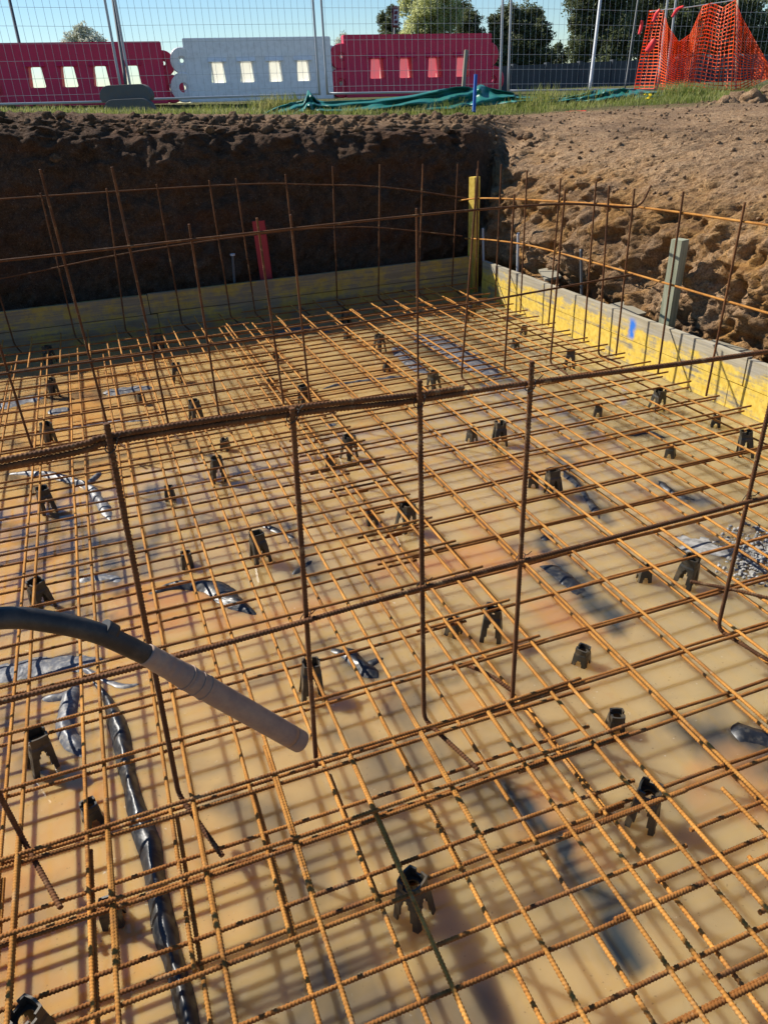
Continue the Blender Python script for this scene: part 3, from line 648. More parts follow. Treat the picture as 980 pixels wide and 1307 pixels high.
# ------------------------------------------------------------------ shuttering boards and stakes
FX, FY = 3.17, 6.25
def board(name, mat, parent, x0, x1, y0, y1, z0, z1):
    bm = bmesh.new(); box(bm, x0, x1, y0, y1, z0, z1); return bm_obj(name, bm, mat, parent, bevel=.003)
t = thing('shuttering', 'bright yellow sunlit shuttering boards along the right side of the pit', 'formwork', (FX, 4.4, -.15))
yj = onx(953, 460, FX).y
board('upper_board', M_SHUT, t, FX, FX+.036, yj+.003, 6.14, .020, .178); board('lower_board', M_SHUT, t, FX+.002, FX+.038, yj+.1, 6.15, -.17, .016)
board('upper_board', M_SHUT, t, FX+.004, FX+.04, -1.5, yj-.003, .018, .168); board('lower_board', M_SHUT, t, FX+.003, FX+.039, -1.5, yj+.096, -.17, .014)
for yy in (5.0, 4.45, 3.78, 3.2, 2.5, 1.7):
    board('cleat', M_GSTAKE, t, FX+.042, FX+.13, yy-.02, yy+.02, -.15, .12)
t = thing('shuttering', 'shaded shuttering boards along the back of the pit', 'formwork', (1.2, FY, -.15))
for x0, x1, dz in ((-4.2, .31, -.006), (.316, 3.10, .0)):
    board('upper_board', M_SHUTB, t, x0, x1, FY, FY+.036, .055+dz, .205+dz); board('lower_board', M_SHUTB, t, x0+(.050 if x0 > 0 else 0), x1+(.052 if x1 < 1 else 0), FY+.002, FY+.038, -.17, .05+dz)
def stake(name, label, cat, p, w_, d_, h, mat, lean=(0, 0), rz=0, point=False):
    bm = bmesh.new(); box(bm, -w_/2, w_/2, -d_/2, d_/2, -.25, h)
    o = bm_obj(name, bm, mat, bevel=.004); o.location = p; o.rotation_euler = (lean[0], lean[1], rz); return tag(o, label, cat)
stake('timber_post', 'yellow painted timber post standing at the corner of the boards', 'post', (3.19, 6.36, 0), .068, .068, .84, M_YSTAKE, (0, .0), .32)
stake('timber_post', 'pale green timber post leaning behind the yellow boards under the lit bank', 'post', (3.31, 3.86, 0), .07, .075, .66, M_GSTAKE, (.02, .0), .25)
stake('painted_board', 'red board standing upright behind the shaded back boards', 'board', (1.305, 6.42, 0), .10, .022, .64, M_REDW, (0, -.03), -.5)
pins = (('rusty steel pin with a round head behind the back boards left of the red board', 297, 325, 300, 358), ('thin grey steel pin in the dark corner behind the yellow boards', 616, 291, 617, 330), ('grey steel pin behind the far yellow boards against the bank', 661, 297, 660, 345),
        ('dark steel pin behind the yellow boards between two uprights', 741, 318, 742, 372))
for i, (lab, x1, y1, x2, y2) in enumerate(pins):
    if i == 0: a, b = ony(x1, y1, 6.4), ony(x2, y2+8, 6.4)
    else: a, b = onx(x1, y1, 3.27), onx(x2, y2+10, 3.27)
    P = [b, (a+b)/2, a]; me = tube('pin', [q-b for q in P], .011, M_GALVD if i in (0, 3) else M_GALV, ds=.02, sides=10)
    t = tag(obj('steel_pin', me, None, b), lab, 'pin')
    if i == 0:
        bm = bmesh.new(); bmesh.ops.create_cone(bm, cap_ends=True, segments=14, radius1=.02, radius2=.02, depth=.014, matrix=Matrix.Translation(a)); bm_obj('pin_head', bm, M_GALV, t)
# flat offcuts of board on the soil ledge behind the yellow boards
for i, (x, y, lab) in enumerate(((697, 350, 'pale offcut of board lying behind the far yellow boards'), (795, 396, 'pale board offcut on the ledge left of the green timber post'), (925, 446, 'pale board offcut on the ledge right of the green timber post'))):
    p = onx(x, y, 3.3); bm = bmesh.new(); box(bm, -.055, .07, -.13, .13, -.009, .009); o = bm_obj('board_offcut', bm, M_STAKEW, bevel=.002); o.location = p+Vector((.02, 0, .0)); o.rotation_euler = (.08, -.15+.1*i, .35*(i-1)); tag(o, lab, 'offcut')

# ------------------------------------------------------------------ concrete poker: rubber hose and steel head
tip = dep(384, 947, 1.80); jn = dep(192, 838, 1.52)
hp = catmull([dep(-520, 1000, 1.12), dep(-300, 870, 1.15), dep(-130, 806, 1.25), dep(0, 789, 1.34), dep(60, 793, 1.385), dep(125, 808, 1.44), jn], 10)
t = thing('concrete_poker', 'black rubber hose ending in a scuffed steel vibrator tube held over the mesh', 'concrete vibrator', jn)
obj('hose', tube('hose', [p-jn for p in hp], .0205, M_HOSE, ds=.006, sides=24), t)
ax = (tip-jn); L = ax.length; ax.normalize()
obj('ferrule', tube('ferrule', [(-ax*.12+ax*.005*k) for k in range(6)], .0222, M_HOSE, sides=24), t)
obj('coupling', tube('coupling', [ax*(-.012+.12*k/24) for k in range(25)], .026, M_POKER, sides=28, radii=[.022, .0230, .0224, .0240, .0232, .0246, .0236, .0252, .0250, .0262, .0265, .0268]), t)
obj('poker_head', tube('poker_head', [ax*(.10+(L-.135)*k/24) for k in range(25)], .0268, M_POKER, sides=32), t)
for q0 in (.098, .128, .150): obj('ring', tube('ring', [ax*(q0+.0008*k) for k in range(6)], .0282, M_POKER, sides=28), t)
cp = [ax*(L-.034+.0012*k) for k in range(31)]
obj('tip_cap', tube('tip_cap', cp, .0262, M_POKER, sides=32, radii=[.0254]+[.0268]*22+[.0262, .0250, .0230, .019]), t)

# ------------------------------------------------------------------ site fence
def fence_panel(label, a, b, h, mat=M_GALV, zoff=0., step_v=.118, rows=.24, nvert=None):
    a = Vector(a); b = Vector(b); L = (b-a).length; u = (b-a).normalized(); t = thing('site_fence', label, 'fence panel', a, 'mesh site fence panels')
    z = Vector((0, 0, 1))
    for s in (.0, L): obj('post', tube('post', [u*s, u*s+z*h], .021, mat, ds=.4, sides=12), t)
    obj('bottom_rail', tube('rail', [u*.02+z*.02, u*(L-.02)+z*.02], .019, mat, ds=.5, sides=10), t)
    obj('top_rail', tube('rail', [u*.02+z*(h-.02), u*(L-.02)+z*(h-.02)], .019, mat, ds=.5, sides=10), t)
    V = []; F = []
    def wire(p, q, r):
        d = (q-p).normalized(); n = Vector((d.y, -d.x, 0)) if abs(d.z) < .5 else Vector((u.x, u.y, 0)); n.normalize(); m_ = d.cross(n); b0 = len(V)
        for e in (p, q):
            for k in range(4): V.append(e+n*r*math.cos(k*PI/2)+m_*r*math.sin(k*PI/2))
        for k in range(4): F.append((b0+k, b0+(k+1) % 4, b0+4+(k+1) % 4, b0+4+k))
    nrm = u.cross(z)
    k = step_v/2
    while k < L:
        j = rnd.uniform(-.012, .012); wire(u*k+z*.02+nrm*.004, u*(k+j)+z*(h-.02)+nrm*.004, .0024); k += step_v
    k = rows*.55
    while k < h: wire(u*.0+z*k-nrm*.004, u*L+z*(k+rnd.uniform(-.01, .01))-nrm*.004, .0024); k += rows
    obj('wire_mesh', mesh_np('wire', [list(v) for v in V], F, mat, False), t); return t
fb = [dep(-85, 137, 11.9), dep(158, 131, 12.75), dep(170, 129, 12.9), dep(408, 121.5, 13.75), dep(418, 121, 13.8), dep(638, 117.5, 14.25), dep(648, 117.5, 14.3), dep(838, 115, 15.2), dep(848, 115, 15.25), dep(1040, 113, 16.0)]
labs = ['mesh fence panel at the left end in front of the first red barrier', 'mesh fence panel in front of the white barrier', 'mesh fence panel in front of the right-hand red barrier', 'mesh fence panel between the right-hand red barrier and the orange netting', 'mesh fence panel behind the orange netting']
for i in range(5): fence_panel(labs[i], fb[2*i], fb[2*i+1], 2.0)
def pole(name, label, cat, p, q, r, mat): 
    p = Vector(p); return tag(obj(name, tube(name, [Vector((0, 0, 0)), (q-p)*.5, q-p], r, mat, ds=.2, sides=12), None, p), label, cat)
pole('brace_pole', 'dark steel pole leaning against the fence beside the stacked foot blocks', 'pole', dep(161, 108, 12.6), dep(140, -30, 12.7), .026, M_GALVD)
pole('brace_pole', 'dark slanting pole rising behind the left end of the red barrier', 'pole', dep(33, 90, 15.4), dep(8, -20, 15.4), .032, M_GALVD)
pole('brace_pole', 'pale slanting steel pole standing behind the fence before the dark trees', 'pole', dep(752, 116, 15.2), dep(768, -20, 15.2), .032, M_GALV)
pole('brace_pole', 'thin dark slanting pole behind the fence left of the orange netting', 'pole', dep(797, 114, 15.6), dep(815, -10, 15.6), .014, M_GALVD)
def foot_block(label, x, y, d, w_, h):
    p = dep(x, y, d); bm = bmesh.new(); prof_ = []
    for k in range(9): a = PI/2*k/8; prof_.append((w_/2-h*.75+h*.75*math.sin(a), h*.25+h*.75*math.cos(a)))
    pts = [(-w_/2*.93, 0), (w_/2*.93, 0)]+prof_[::-1]+[(-a, b) for a, b in prof_]
    fr = [bm.verts.new((a, -.11, b)) for a, b in pts]; bk = [bm.verts.new((a, .11, b)) for a, b in pts]; n = len(pts)
    bm.faces.new(fr); bm.faces.new(bk[::-1])
    for k in range(n): bm.faces.new((fr[k], bk[k], bk[(k+1) % n], fr[(k+1) % n]))
    bmesh.ops.recalc_face_normals(bm, faces=list(bm.faces)); o = bm_obj('fence_block', bm, M_RUBBER, bevel=.012); o.location = p; o.rotation_euler = (0, 0, -.34); return tag(o, label, 'fence foot')
foot_block('lower grey fence foot block half sunk in the grass', 168, 148, 12.1, .80, .24); foot_block('upper grey fence foot block stacked on another', 164, 129.5, 12.12, .83, .235)

# ------------------------------------------------------------------ plastic road barriers
def barrier(name, label, mat, mat_in, xa, xb, ya, yb, d0, d1, h, cat='barrier'):
    a = dep(xa, ya, d0); b = dep(xb, yb, d1); L = (b-a).length; u = (b-a); ang = math.atan2(u.y, u.x)
    t = thing(name, label, cat, a); t.rotation_euler = (0, -math.asin(u.z/L), ang)
    X = [0.]+sum([[L*(.195+.195*k)-.02*L, L*(.195+.195*k)+.055*L] for k in range(4)], [])+[L]
    Z = [0, .30*h, .63*h, h]; half = [.24, .20, .15, .12]; bm = bmesh.new(); vc = {}
    def vt(i, j, s):
        if (i, j, s) not in vc:
            x = X[i]; 
            if 0 < i < len(X)-1 and j == 1: x += .012*L*(-1 if i % 2 else 1)
            if i in (0, len(X)-1) and j == 3: x += .0
            vc[(i, j, s)] = bm.verts.new((x, s*half[j], Z[j]))
        return vc[(i, j, s)]
    solid = {(i, j) for i in range(len(X)-1) for j in range(3)}-{(1, 1), (3, 1), (5, 1), (7, 1)}
    for (i, j) in solid:
        for s in (-1, 1):
            q = [vt(i, j, s), vt(i+1, j, s), vt(i+1, j+1, s), vt(i, j+1, s)]; bm.faces.new(q if s < 0 else q[::-1])
        for (di, dj, e) in ((-1, 0, ((i, j), (i, j+1))), (1, 0, ((i+1, j), (i+1, j+1))), (0, -1, ((i, j), (i+1, j))), (0, 1, ((i, j+1), (i+1, j+1)))):
            if (i+di, j+dj) not in solid:
                (p, q) = e; bm.faces.new((vt(*p, -1), vt(*q, -1), vt(*q, 1), vt(*p, 1)))
    bmesh.ops.recalc_face_normals(bm, faces=list(bm.faces))
    # finger notches cut in the top edge
    me = bpy.data.meshes.new('body'); bmesh.ops.bevel(bm, geom=[e for e in bm.edges if e.is_manifold and e.calc_face_angle(0) > .6], offset=.012, segments=2, affect='EDGES'); bm.to_mesh(me); bm.free(); me.materials.append(mat)
    obj('body', me, t)
    for k in range(4):        # brow moulded over each slot
        bm = bmesh.new(); x0 = L*(.195+.195*k); box(bm, x0-.045*L, x0+.08*L, -.205, -.15, .63*h, .70*h)
        for v in bm.verts:
            if v.co.z > .66*h: v.co.y += .045
        me = bpy.data.meshes.new('brow'); bm.to_mesh(me); bm.free(); me.materials.append(mat); obj('slot_brow', me, t)
        if mat_in is None: continue
        bm = bmesh.new(); box(bm, x0-.022*L, x0+.057*L, .125, .131, .28*h, .65*h)   # inner liner of the slot
        me = bpy.data.meshes.new('liner'); bm.to_mesh(me); bm.free(); me.materials.append(mat_in); obj('slot_liner', me, t)
    def lug(x, z, r, yo):
        bm = bmesh.new(); pts = [(r, .0), (r, .10), (r*.93, .12), (r*.34, .12), (r*.30, .09), (r*.16, .09), (r*.16, .0)]
        n = 28; rg = [[bm.verts.new((x+q*math.cos(2*PI*k/n), yo-w2, z+q*math.sin(2*PI*k/n))) for k in range(n)] for q, w2 in pts]
        for q in range(len(pts)):
            A, B = rg[q], rg[(q+1) % len(pts)]
            for k in range(n): bm.faces.new((A[k], A[(k+1) % n], B[(k+1) % n], B[k]))
        bmesh.ops.recalc_face_normals(bm, faces=list(bm.faces)); me = bpy.data.meshes.new('lug'); bm.to_mesh(me); bm.free(); me.materials.append(mat); obj('joint_lug', me, t)
    lug(-.02*L, .66*h, .21*h, -.02); lug(-.03*L, .24*h, .24*h, -.06); lug(1.0*L, .66*h, .21*h, .14); lug(1.03*L, .24*h, .24*h, .10)
    return t
barrier('road_barrier', 'red plastic barrier behind the stacked foot blocks', M_RED, None, 12, 216, 137, 132, 13.7, 14.2, .99)
barrier('road_barrier', 'white plastic barrier with four pale slots between two red ones', M_WHITE, M_CREAM, 243, 424, 131, 126, 14.4, 14.9, 1.04)
barrier('road_barrier', 'red plastic barrier with four pink slots right of the white one', M_RED, M_REDIN, 440, 622, 125, 120, 15.0, 15.6, 1.06)
barrier('road_barrier', 'red plastic barrier cut off by the left edge', M_RED, None, -190, -8, 139, 134, 13.2, 13.6, .97)

# ------------------------------------------------------------------ orange netting, string and tapes
def net():
    top = [(828, 14), (846, 13), (852, 34), (866, 54), (880, 44), (896, 8), (908, 4), (922, 10), (938, 0), (946, 22), (962, 50), (984, 88)]
    bot = [(809, 113), (834, 113), (848, 114), (862, 116), (872, 117), (878, 118), (884, 119), (908, 123), (932, 125), (944, 121), (964, 107), (990, 96)]
    nu, nv = 44, 24; V = []; 
    for i in range(nu+1):
        s = i/nu*11; k = min(10, int(s)); f = s-k
        a = Vector(top[k]).lerp(Vector(top[k+1]), f); b = Vector(bot[k]).lerp(Vector(bot[k+1]), f)
        for j in range(nv+1):
            v = j/nv; q = a.lerp(b, v); sag = math.sin(PI*v)
            d = 12.6+.22*math.sin(i*.52+1.5*v)+.08*math.sin(i*1.3)+.10*noise.noise((i*.2, j*.12, 3))
            V.append(dep(q.x+sag*1.2*noise.noise((i*.25, v*2, 1))*3, q.y, d))
    P = np.array([list(v) for v in V]).reshape(nu+1, nv+1, 3); OV = []; OF = []
    def strip(A, Bn, w_):
        b0 = len(OV); OV.extend([A-w_, A+w_, Bn+w_, Bn-w_]); OF.append((b0, b0+1, b0+2, b0+3))
    for i in range(nu+1):
        for j in range(nv+1):
            if i < nu: dv = (P[i, min(j+1, nv)]-P[i, max(j-1, 0)]); dv /= np.linalg.norm(dv); strip(P[i, j], P[i+1, j], dv*.0075)
            if j < nv: du = (P[min(i+1, nu), j]-P[max(i-1, 0), j]); du /= np.linalg.norm(du)+1e-9; strip(P[i, j], P[i, j+1], du*.0060)
    c = P[nu//2, nv]
    me = mesh_np('net', np.array(OV)-c, OF, M_ORANGE, False); o = tag(obj('safety_net', me, None, Vector(c)), 'orange plastic safety netting hanging in folds before the fence', 'safety netting')
    md = o.modifiers.new('t', 'SOLIDIFY'); md.thickness = .003
net()
a = [dep(829, 15, 12.5), dep(842, 13, 12.5), dep(880, 9, 12.45), dep(938, 0, 12.4)]
tag(obj('string', tube('string', [p-a[0] for p in a], .008, M_STRING, ds=.05, sides=6), None, a[0]), 'white string holding up the top of the orange netting', 'string')
pole('netting_stake', 'thin timber stake holding the peak of the orange netting', 'stake', dep(938, 124, 12.75), dep(941, -2, 12.75), .02, M_STAKEW)
def tape(label, pts, hw, d):
    V = []; P = [dep(x, y, d+.04*math.sin(i*1.7)) for i, (x, y) in enumerate(pts)]; P = catmull(P, 5)
    for i, p in enumerate(P): T = (P[min(i+1, len(P)-1)]-P[max(i-1, 0)]).normalized(); b = T.cross(Vector(CF)).normalized()*hw*(1-.35*abs(2*i/len(P)-1)); V += [p-b, p+b]
    c = P[0]; o = tag(obj('tape', mesh_np('tape', [list(v-c) for v in V], [(2*i, 2*i+1, 2*i+3, 2*i+2) for i in range(len(P)-1)], M_PINK), None, c), label, 'tape'); o.modifiers.new('t', 'SOLIDIFY').thickness = .002
tape('red tape hanging left of the orange netting', [(819, 26), (818, 34), (815, 44)], .03, 12.45)
tape('pink tape draped over the left peak of the orange netting', [(842, 12), (837, 18), (833, 28)], .032, 12.4)
tape('pink tape fluttering by the dip in the orange netting', [(872, 8), (864, 12), (857, 22)], .028, 12.42)
tape('red tape bundled halfway down the left of the orange netting', [(836, 50), (831, 58), (825, 66)], .06, 12.4)
tape('strip of dark red plastic lying on bare soil below the green sheet', [(707, 148), (722, 145), (738, 144), (748, 143)], .03, 9.6)

# ------------------------------------------------------------------ green sheeting, small stakes, sign
def tarp(label, top, bot, d0, d1, seed):
    n = 90; nv = 12; V = []
    T_ = catmull([Vector((x, y, 0)) for x, y in top], 10); B_ = catmull([Vector((x, y, 0)) for x, y in bot], 10)
    def at_(P, s): f = s*(len(P)-1); k = min(len(P)-2, int(f)); return P[k].lerp(P[k+1], f-k)
    for i in range(n+1):
        s = i/n; a = at_(T_, s); b = at_(B_, s); d = d0+(d1-d0)*s
        for j in range(nv+1):
            v = j/nv; q = a.lerp(b, v)
            V.append(dep(q.x, q.y, d+.55*(1-v)+.10*math.sin(v*11+s*25)+.20*noise.noise((i*.28, j*.3, seed))))
    c = V[nv]; ii = np.arange(n)[:, None]*(nv+1); jj = np.arange(nv)[None]
    o = tag(obj('tarpaulin', mesh_np('tarp', [list(v-c) for v in V], np.stack([ii+jj, ii+jj+1, ii+nv+2+jj, ii+nv+1+jj], -1).reshape(-1, 4), M_TARP, True), None, c), label, 'tarpaulin'); o.modifiers.new('t', 'SOLIDIFY').thickness = .01
tarp('long crumpled green tarpaulin along the foot of the fence before the white and red barriers', [(303, 150), (330, 147), (352, 137), (372, 131), (388, 128), (393, 115), (400, 122), (412, 129), (460, 128), (520, 122), (560, 114), (590, 111), (603, 112), (614, 108), (630, 114), (656, 119)], [(300, 153), (330, 152), (360, 148), (385, 143), (395, 140), (410, 141), (450, 142), (500, 141), (560, 139), (600, 136), (630, 133), (660, 129)], 10.7, 11.2, 1)
tarp('flat green tarpaulin roll along the fence foot before the trees', [(652, 121), (690, 124), (735, 121), (755, 116), (770, 114), (800, 113), (830, 116), (853, 117)], [(652, 130), (700, 130), (760, 128), (810, 127), (853, 125)], 11.1, 11.6, 2)
def peg(label, x1, y1, x0, y0, d, r, mat):
    p = dep(x0, y0, d); q = dep(x1, y1, d); bm = bmesh.new(); Lg = (q-p).length; box(bm, -r, r, -r*.6, r*.6, -.1, Lg); me = bpy.data.meshes.new('peg'); bmesh.ops.bevel(bm, geom=list(bm.edges), offset=.004, segments=1, affect='EDGES'); bm.to_mesh(me); bm.free(); me.materials.append(mat)
    o = obj('peg', me, None, p); o.rotation_mode = 'QUATERNION'; o.rotation_quaternion = Vector((0, 0, 1)).rotation_difference((q-p).normalized()); tag(o, label, 'peg')
peg('blue painted peg standing before the green tarpaulin', 607, 95, 605, 134, 10.5, .022, M_BLUE)
peg('pale weathered timber peg in front of the right-hand red barrier', 595, 64, 591, 115, 12.4, .03, M_STAKEW)
p0 = dep(502, 110, 26); t = thing('road_sign', 'narrow dark red sign on a pole before the tall pale tree', 'sign', p0)
obj('pole', tube('pole', [Vector((0, 0, -.5)), dep(503.5, 44, 26)-p0, dep(504.5, 8, 26)-p0], .04, M_GALVD, ds=.4, sides=10), t)
def plate(nme, mat, x0, x1, y0, y1, d, th):
    bm = bmesh.new(); q = [dep(x, y, d) for x, y in ((x0, y1), (x1, y1), (x1+.6, y0), (x0+.6, y0))]; f = Vector(CF)*th
    vs = [bm.verts.new(v-p0) for v in q]+[bm.verts.new(v+f-p0) for v in q]
    for fc in ((0, 1, 2, 3), (7, 6, 5, 4), (0, 4, 5, 1), (1, 5, 6, 2), (2, 6, 7, 3), (3, 7, 4, 0)): bm.faces.new([vs[i] for i in fc])
    bmesh.ops.recalc_face_normals(bm, faces=list(bm.faces)); me = bpy.data.meshes.new(nme); bm.to_mesh(me); bm.free(); me.materials.append(mat); return obj(nme, me, t)
plate('board', M_SIGNR, 500, 509, 8, 34, 25.9, .05); plate('face', M_SIGNW, 502, 508, 12, 32, 25.88, .012); 
for y0, y1, x0, x1 in ((14, 18, 503, 507), (20, 24, 503, 505.5), (26, 30, 503, 507)): plate('mark', M_SIGNR, x0, x1, y0, y1, 25.865, .01)

# ------------------------------------------------------------------ trees, dark stand-in slab beyond
def tree(name, label, x, y_base, d, blobs, mat, leaf, dens, trunk_r, cat='tree'):
    """blobs: (px, py, radius px) in the photo's picture, given depth from the tree's own distance"""
    base = dep(x, y_base, d); base.z = 1.2; t = thing(name, label, cat, base, 'trees beyond the fence'); s = d/FPX
    V = []; F = []; cents = []
    for k, (bx, by_, br) in enumerate(blobs):
        c = dep(bx, by_, d+rnd.uniform(-.5, .5)*br*s); R = br*s; cents.append((c, R))
        n = int(dens*R*R)
        for _ in range(n):
            v = Vector((rnd.gauss(0, 1), rnd.gauss(0, 1), rnd.gauss(0, 1))).normalized()
            lump_ = .78+.42*noise.noise(v*2.2+Vector((k*5, 1, 2)))
            p = c+v*R*lump_*(rnd.random()**.33)*rnd.uniform(.85, 1.08)
            if noise.noise(p*1.6) < -.32 and rnd.random() < .8: continue
            a = Vector((rnd.gauss(0, 1), rnd.gauss(0, 1), rnd.gauss(0, .7))).normalized(); b = a.cross(Vector((rnd.gauss(0, 1), rnd.gauss(0, 1), 1))).normalized(); l = leaf*rnd.uniform(.6, 1.3); w_ = l*.55
            b0 = len(V); V += [p-a*l, p+b*w_, p+a*l, p-b*w_]; F.append((b0, b0+1, b0+2, b0+3))
    obj('crown', mesh_np('crown', [list(v-base) for v in V], F, mat, False), t)
    top = cents[0][0]-base
    P = [Vector((0, 0, -.6)), Vector((top.x*.3, top.y*.3, max(.5, top.z*.4))), top]
    me = tube('trunk', catmull(P, 6), trunk_r, M_BARK, ds=.3, sides=8, radii=[trunk_r, trunk_r*.75, trunk_r*.35]); tr = obj('trunk', me, t)
    for c, R in cents[1:]:
        q = c-base; st = P[1].lerp(P[2], rnd.uniform(.1, .7)); obj('limb', tube('limb', [st, st.lerp(q, .5)+Vector((0, 0, .1)), q], trunk_r*.4, M_BARK, ds=.3, sides=6, radii=[trunk_r*.45, trunk_r*.15]), t)
    return t
tree('blossom_tree', 'small rounded tree in pale blossom behind the first red barrier', 107, 120, 30, [(107, 50, 22), (88, 58, 16), (128, 58, 15), (104, 42, 12), (116, 62, 20)], M_BLOSS, .05, 5200, .08)
tree('broadleaf_tree', 'tall pale green tree rising behind the right-hand red barrier', 545, 120, 34, [(545, 20, 30), (530, 45, 24), (560, 40, 26), (540, -20, 32), (565, -5, 26), (520, 8, 16), (575, 20, 20), (548, 70, 26)], M_LEAFY, .055, 7000, .16)
tree('broadleaf_tree', 'dark green tree filling in left of the tall pale tree', 497, 120, 37, [(497, 34, 15), (488, 24, 10), (508, 48, 12), (494, 55, 16), (500, 14, 9)], M_LEAFD, .055, 7500, .12)
tree('broadleaf_tree', 'dark round-shouldered tree right of the tall pale tree', 597, 120, 36, [(597, 30, 22), (606, 48, 18), (586, 55, 18), (590, 10, 14), (600, 75, 22)], M_LEAFD, .055, 7500, .14)
tree('broadleaf_tree', 'broad dark evergreen between the fence posts in front of clear sky', 665, 120, 34, [(664, 40, 36), (640, 50, 26), (688, 45, 22), (650, 20, 18), (680, 22, 18), (632, 28, 12), (668, 78, 36), (640, 85, 28), (695, 75, 16)], M_LEAFD, .06, 6500, .2)
tree('shrub', 'low dark shrub in the gap of sky between two dark trees', 714, 120, 36, [(712, 62, 9), (704, 70, 10), (720, 72, 9), (712, 84, 12)], M_LEAFD, .06, 4200, .05, 'shrub')
tree('broadleaf_tree', 'large dark tree leaning over the fence right of the sky gap', 768, 120, 30, [(765, 30, 42), (745, 60, 26), (790, 60, 40), (750, 0, 34), (785, 0, 40), (735, 30, 14), (740, 85, 20), (775, 88, 30)], M_LEAFD, .06, 6500, .22)
tree('broadleaf_tree', 'dense dark tree behind the orange netting', 880, 120, 31, [(860, 30, 46), (905, 20, 40), (835, 60, 32), (880, 70, 44), (845, -8, 34), (895, -14, 34), (930, 60, 30), (820, 20, 26), (940, 15, 40), (965, 45, 36), (915, 90, 40), (860, 95, 36)], M_LEAFD, .06, 6000, .22)
tree('broadleaf_tree', 'dark tree at the right edge behind the soil heap', 985, 120, 33, [(985, 60, 34), (965, 85, 28), (1000, 20, 28), (1010, 70, 40), (950, 100, 24), (990, -10, 16)], M_LEAFD, .06, 6000, .2)
tree('bare_shrub', 'thin pale bush showing above the joint of white and red barriers', 437, 120, 28, [(438, 48, 9), (432, 54, 7), (443, 56, 7)], M_BLOSS, .025, 7000, .03, 'shrub')
wa = dep(612, 112, 26); wb = dep(1100, 106, 27)
u = (wb-wa); ang = math.atan2(u.y, u.x); bm = bmesh.new(); box(bm, 0, u.length, -.1, .1, -.3, .85)  # added slab standing in for an unidentified dark band
for k in range(12): box(bm, u.length*k/12-.06, u.length*k/12+.06, -.16, .16, -.3, .9)
o = bm_obj('backdrop_slab', bm, M_GREYSLAB, bevel=.01); o.location = (wa.x, wa.y, 1.3); o.rotation_euler = (0, 0, ang); tag(o, 'low dark grey stand-in slab beyond the fence under the trees', 'backdrop')

# ------------------------------------------------------------------ soil heap, clods, grass
bm = bmesh.new()
for i in range(46):
    f = rnd.random(); x = 905+f*110; top = 142-f*44
    c = dep(x, rnd.uniform(top, 146), 9.7+rnd.uniform(-.35, .35)); lump(bm, c, rnd.uniform(.05, .15), i, .75, 3)
for v in bm.verts: v.co += Vector((noise.noise(v.co*9), noise.noise(v.co*9+Vector((4, 0, 0))), noise.noise(v.co*9+Vector((0, 7, 0)))))*.045
o = bm_obj('soil_heap', bm, M_SOIL, smooth=True); a = o.data.attributes.new('dry', 'FLOAT', 'POINT'); a.data.foreach_set('value', np.full(len(o.data.vertices), .9, np.float32))
tag(o, 'heap of dug lumpy soil at the right edge below the orange netting', 'soil heap')
dg = bpy.context.evaluated_depsgraph_get(); gobj = bpy.data.objects['ground']
from mathutils.bvhtree import BVHTree
GV = BVHTree.FromObject(gobj, dg)
def ground_z(x, y):
    h = GV.ray_cast(Vector((x, y, 4)), Vector((0, 0, -1))); return h[0].z if h[0] else None
def scatter_clods(n, region, rmin, rmax, dry, label):
    bm = bmesh.new()
    for i in range(n):
        x, y = region(); z = ground_z(x, y)
        if z is None: continue
        r = rmin+(rmax-rmin)*rnd.random()**3; lump(bm, Vector((x, y, z+r*.25)), r, i, .8, 2 if r > .03 else 1)
    o = bm_obj('clods', bm, M_SOIL, smooth=True); a = o.data.attributes.new('dry', 'FLOAT', 'POINT'); a.data.foreach_set('value', np.full(len(o.data.vertices), dry, np.float32)); tag(o, label, 'soil', kind='stuff')
scatter_clods(220, lambda: (rnd.uniform(-3.5, 1.6)-rnd.random()*.8, 6.85+abs(rnd.gauss(0, 1.1))), .008, .05, .30, 'dark broken clods along the left rim of the pit')
scatter_clods(520, lambda: (rnd.uniform(.5, 4.2), 6.95+abs(rnd.gauss(0, .9))), .008, .05, .5, 'small clods along the middle rim of the pit')
scatter_clods(2600, lambda: (3.7+rnd.random()**1.3*4.5, rnd.uniform(2.2, 9.5)), .004, .024, .95, 'stones and crumbs on the sunlit right bank')
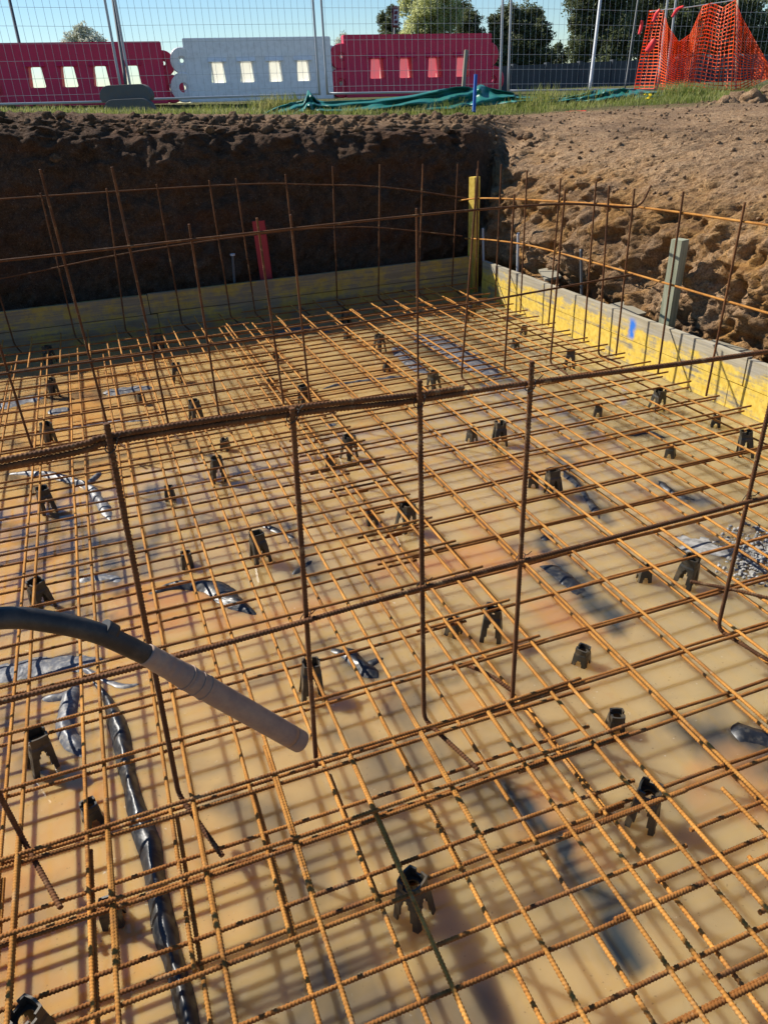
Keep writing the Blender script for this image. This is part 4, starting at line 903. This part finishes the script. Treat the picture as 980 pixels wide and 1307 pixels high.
def grass():
    V = []; F = []
    def blade(x, y, z, h, lean, w_):
        a = rnd.uniform(0, 2*PI); d = Vector((math.cos(a), math.sin(a), 0)); s = Vector((-d.y, d.x, 0))*w_; p = Vector((x, y, z-.01)); b0 = len(V)
        mid = p+Vector((0, 0, h*.6))+d*lean*.35; tp = p+Vector((0, 0, h))+d*lean
        V.extend([p-s, p+s, mid+s*.7, mid-s*.7, tp, tp]); F.append((b0, b0+1, b0+2, b0+3)); F.append((b0+3, b0+2, b0+4, b0+5))
    rh = Vector((.943, -.333, 0)); fh = Vector((.333, .943, 0))
    for _ in range(26000):
        lat = rnd.uniform(-6.6, 7.2); fd = rnd.uniform(10.1, 14.6)+abs(rnd.gauss(0, .3))
        p = rh*lat+fh*fd
        dn = noise.noise((p.x*.9, p.y*.9, 0))+.5*noise.noise((p.x*3, p.y*3, 2))
        if fd < 11.6 and dn < (11.6-fd)*.75-.12: continue
        if dn < -.35: continue
        z = ground_z(p.x, p.y)
        if z is None: continue
        blade(p.x, p.y, z, rnd.uniform(.04, .09)*(1.2+dn*.7), rnd.uniform(.01, .08), rnd.uniform(.003, .007))
    for (px, d, n, hh) in ((690, 11.2, 240, .30), (675, 11.0, 140, .2), (575, 11.2, 90, .2), (345, 12.0, 260, .26), (365, 11.9, 200, .28), (330, 11.8, 160, .2), (735, 11.6, 150, .24), (760, 11.8, 120, .22), (860, 11.5, 260, .24), (880, 11.3, 200, .22), (905, 11.2, 160, .18), (640, 10.9, 140, .14), (530, 11, 120, .14), (580, 10.9, 140, .15), (450, 10.9, 90, .12), (270, 12.0, 240, .16), (60, 11.8, 140, .16), (810, 11.2, 160, .14)):
        q = dep(px, 120, d)
        for _ in range(n):
            x = q.x+rnd.gauss(0, .17); y = q.y+rnd.gauss(0, .12); z = ground_z(x, y)
            if z: blade(x, y, z, hh*rnd.uniform(.5, 1.25), rnd.uniform(.02, .16), rnd.uniform(.004, .008))
    me = mesh_np('grass', [list(v) for v in V], F, M_GRASS, False)
    tag(obj('grass', me), 'rough green grass along the fence line', kind='stuff')
grass()
def flower():
    q = dep(826, 137, 10.6); z = ground_z(q.x, q.y); bm = bmesh.new()
    for i in range(9): lump(bm, Vector((q.x+rnd.gauss(0, .035), q.y+rnd.gauss(0, .035), z+.05+rnd.uniform(0, .06))), .022, i, .5, 1)
    tag(bm_obj('dandelion', bm, M_YELLOWF), 'yellow dandelion flowers in the grass left of the soil heap', 'flower')
flower()
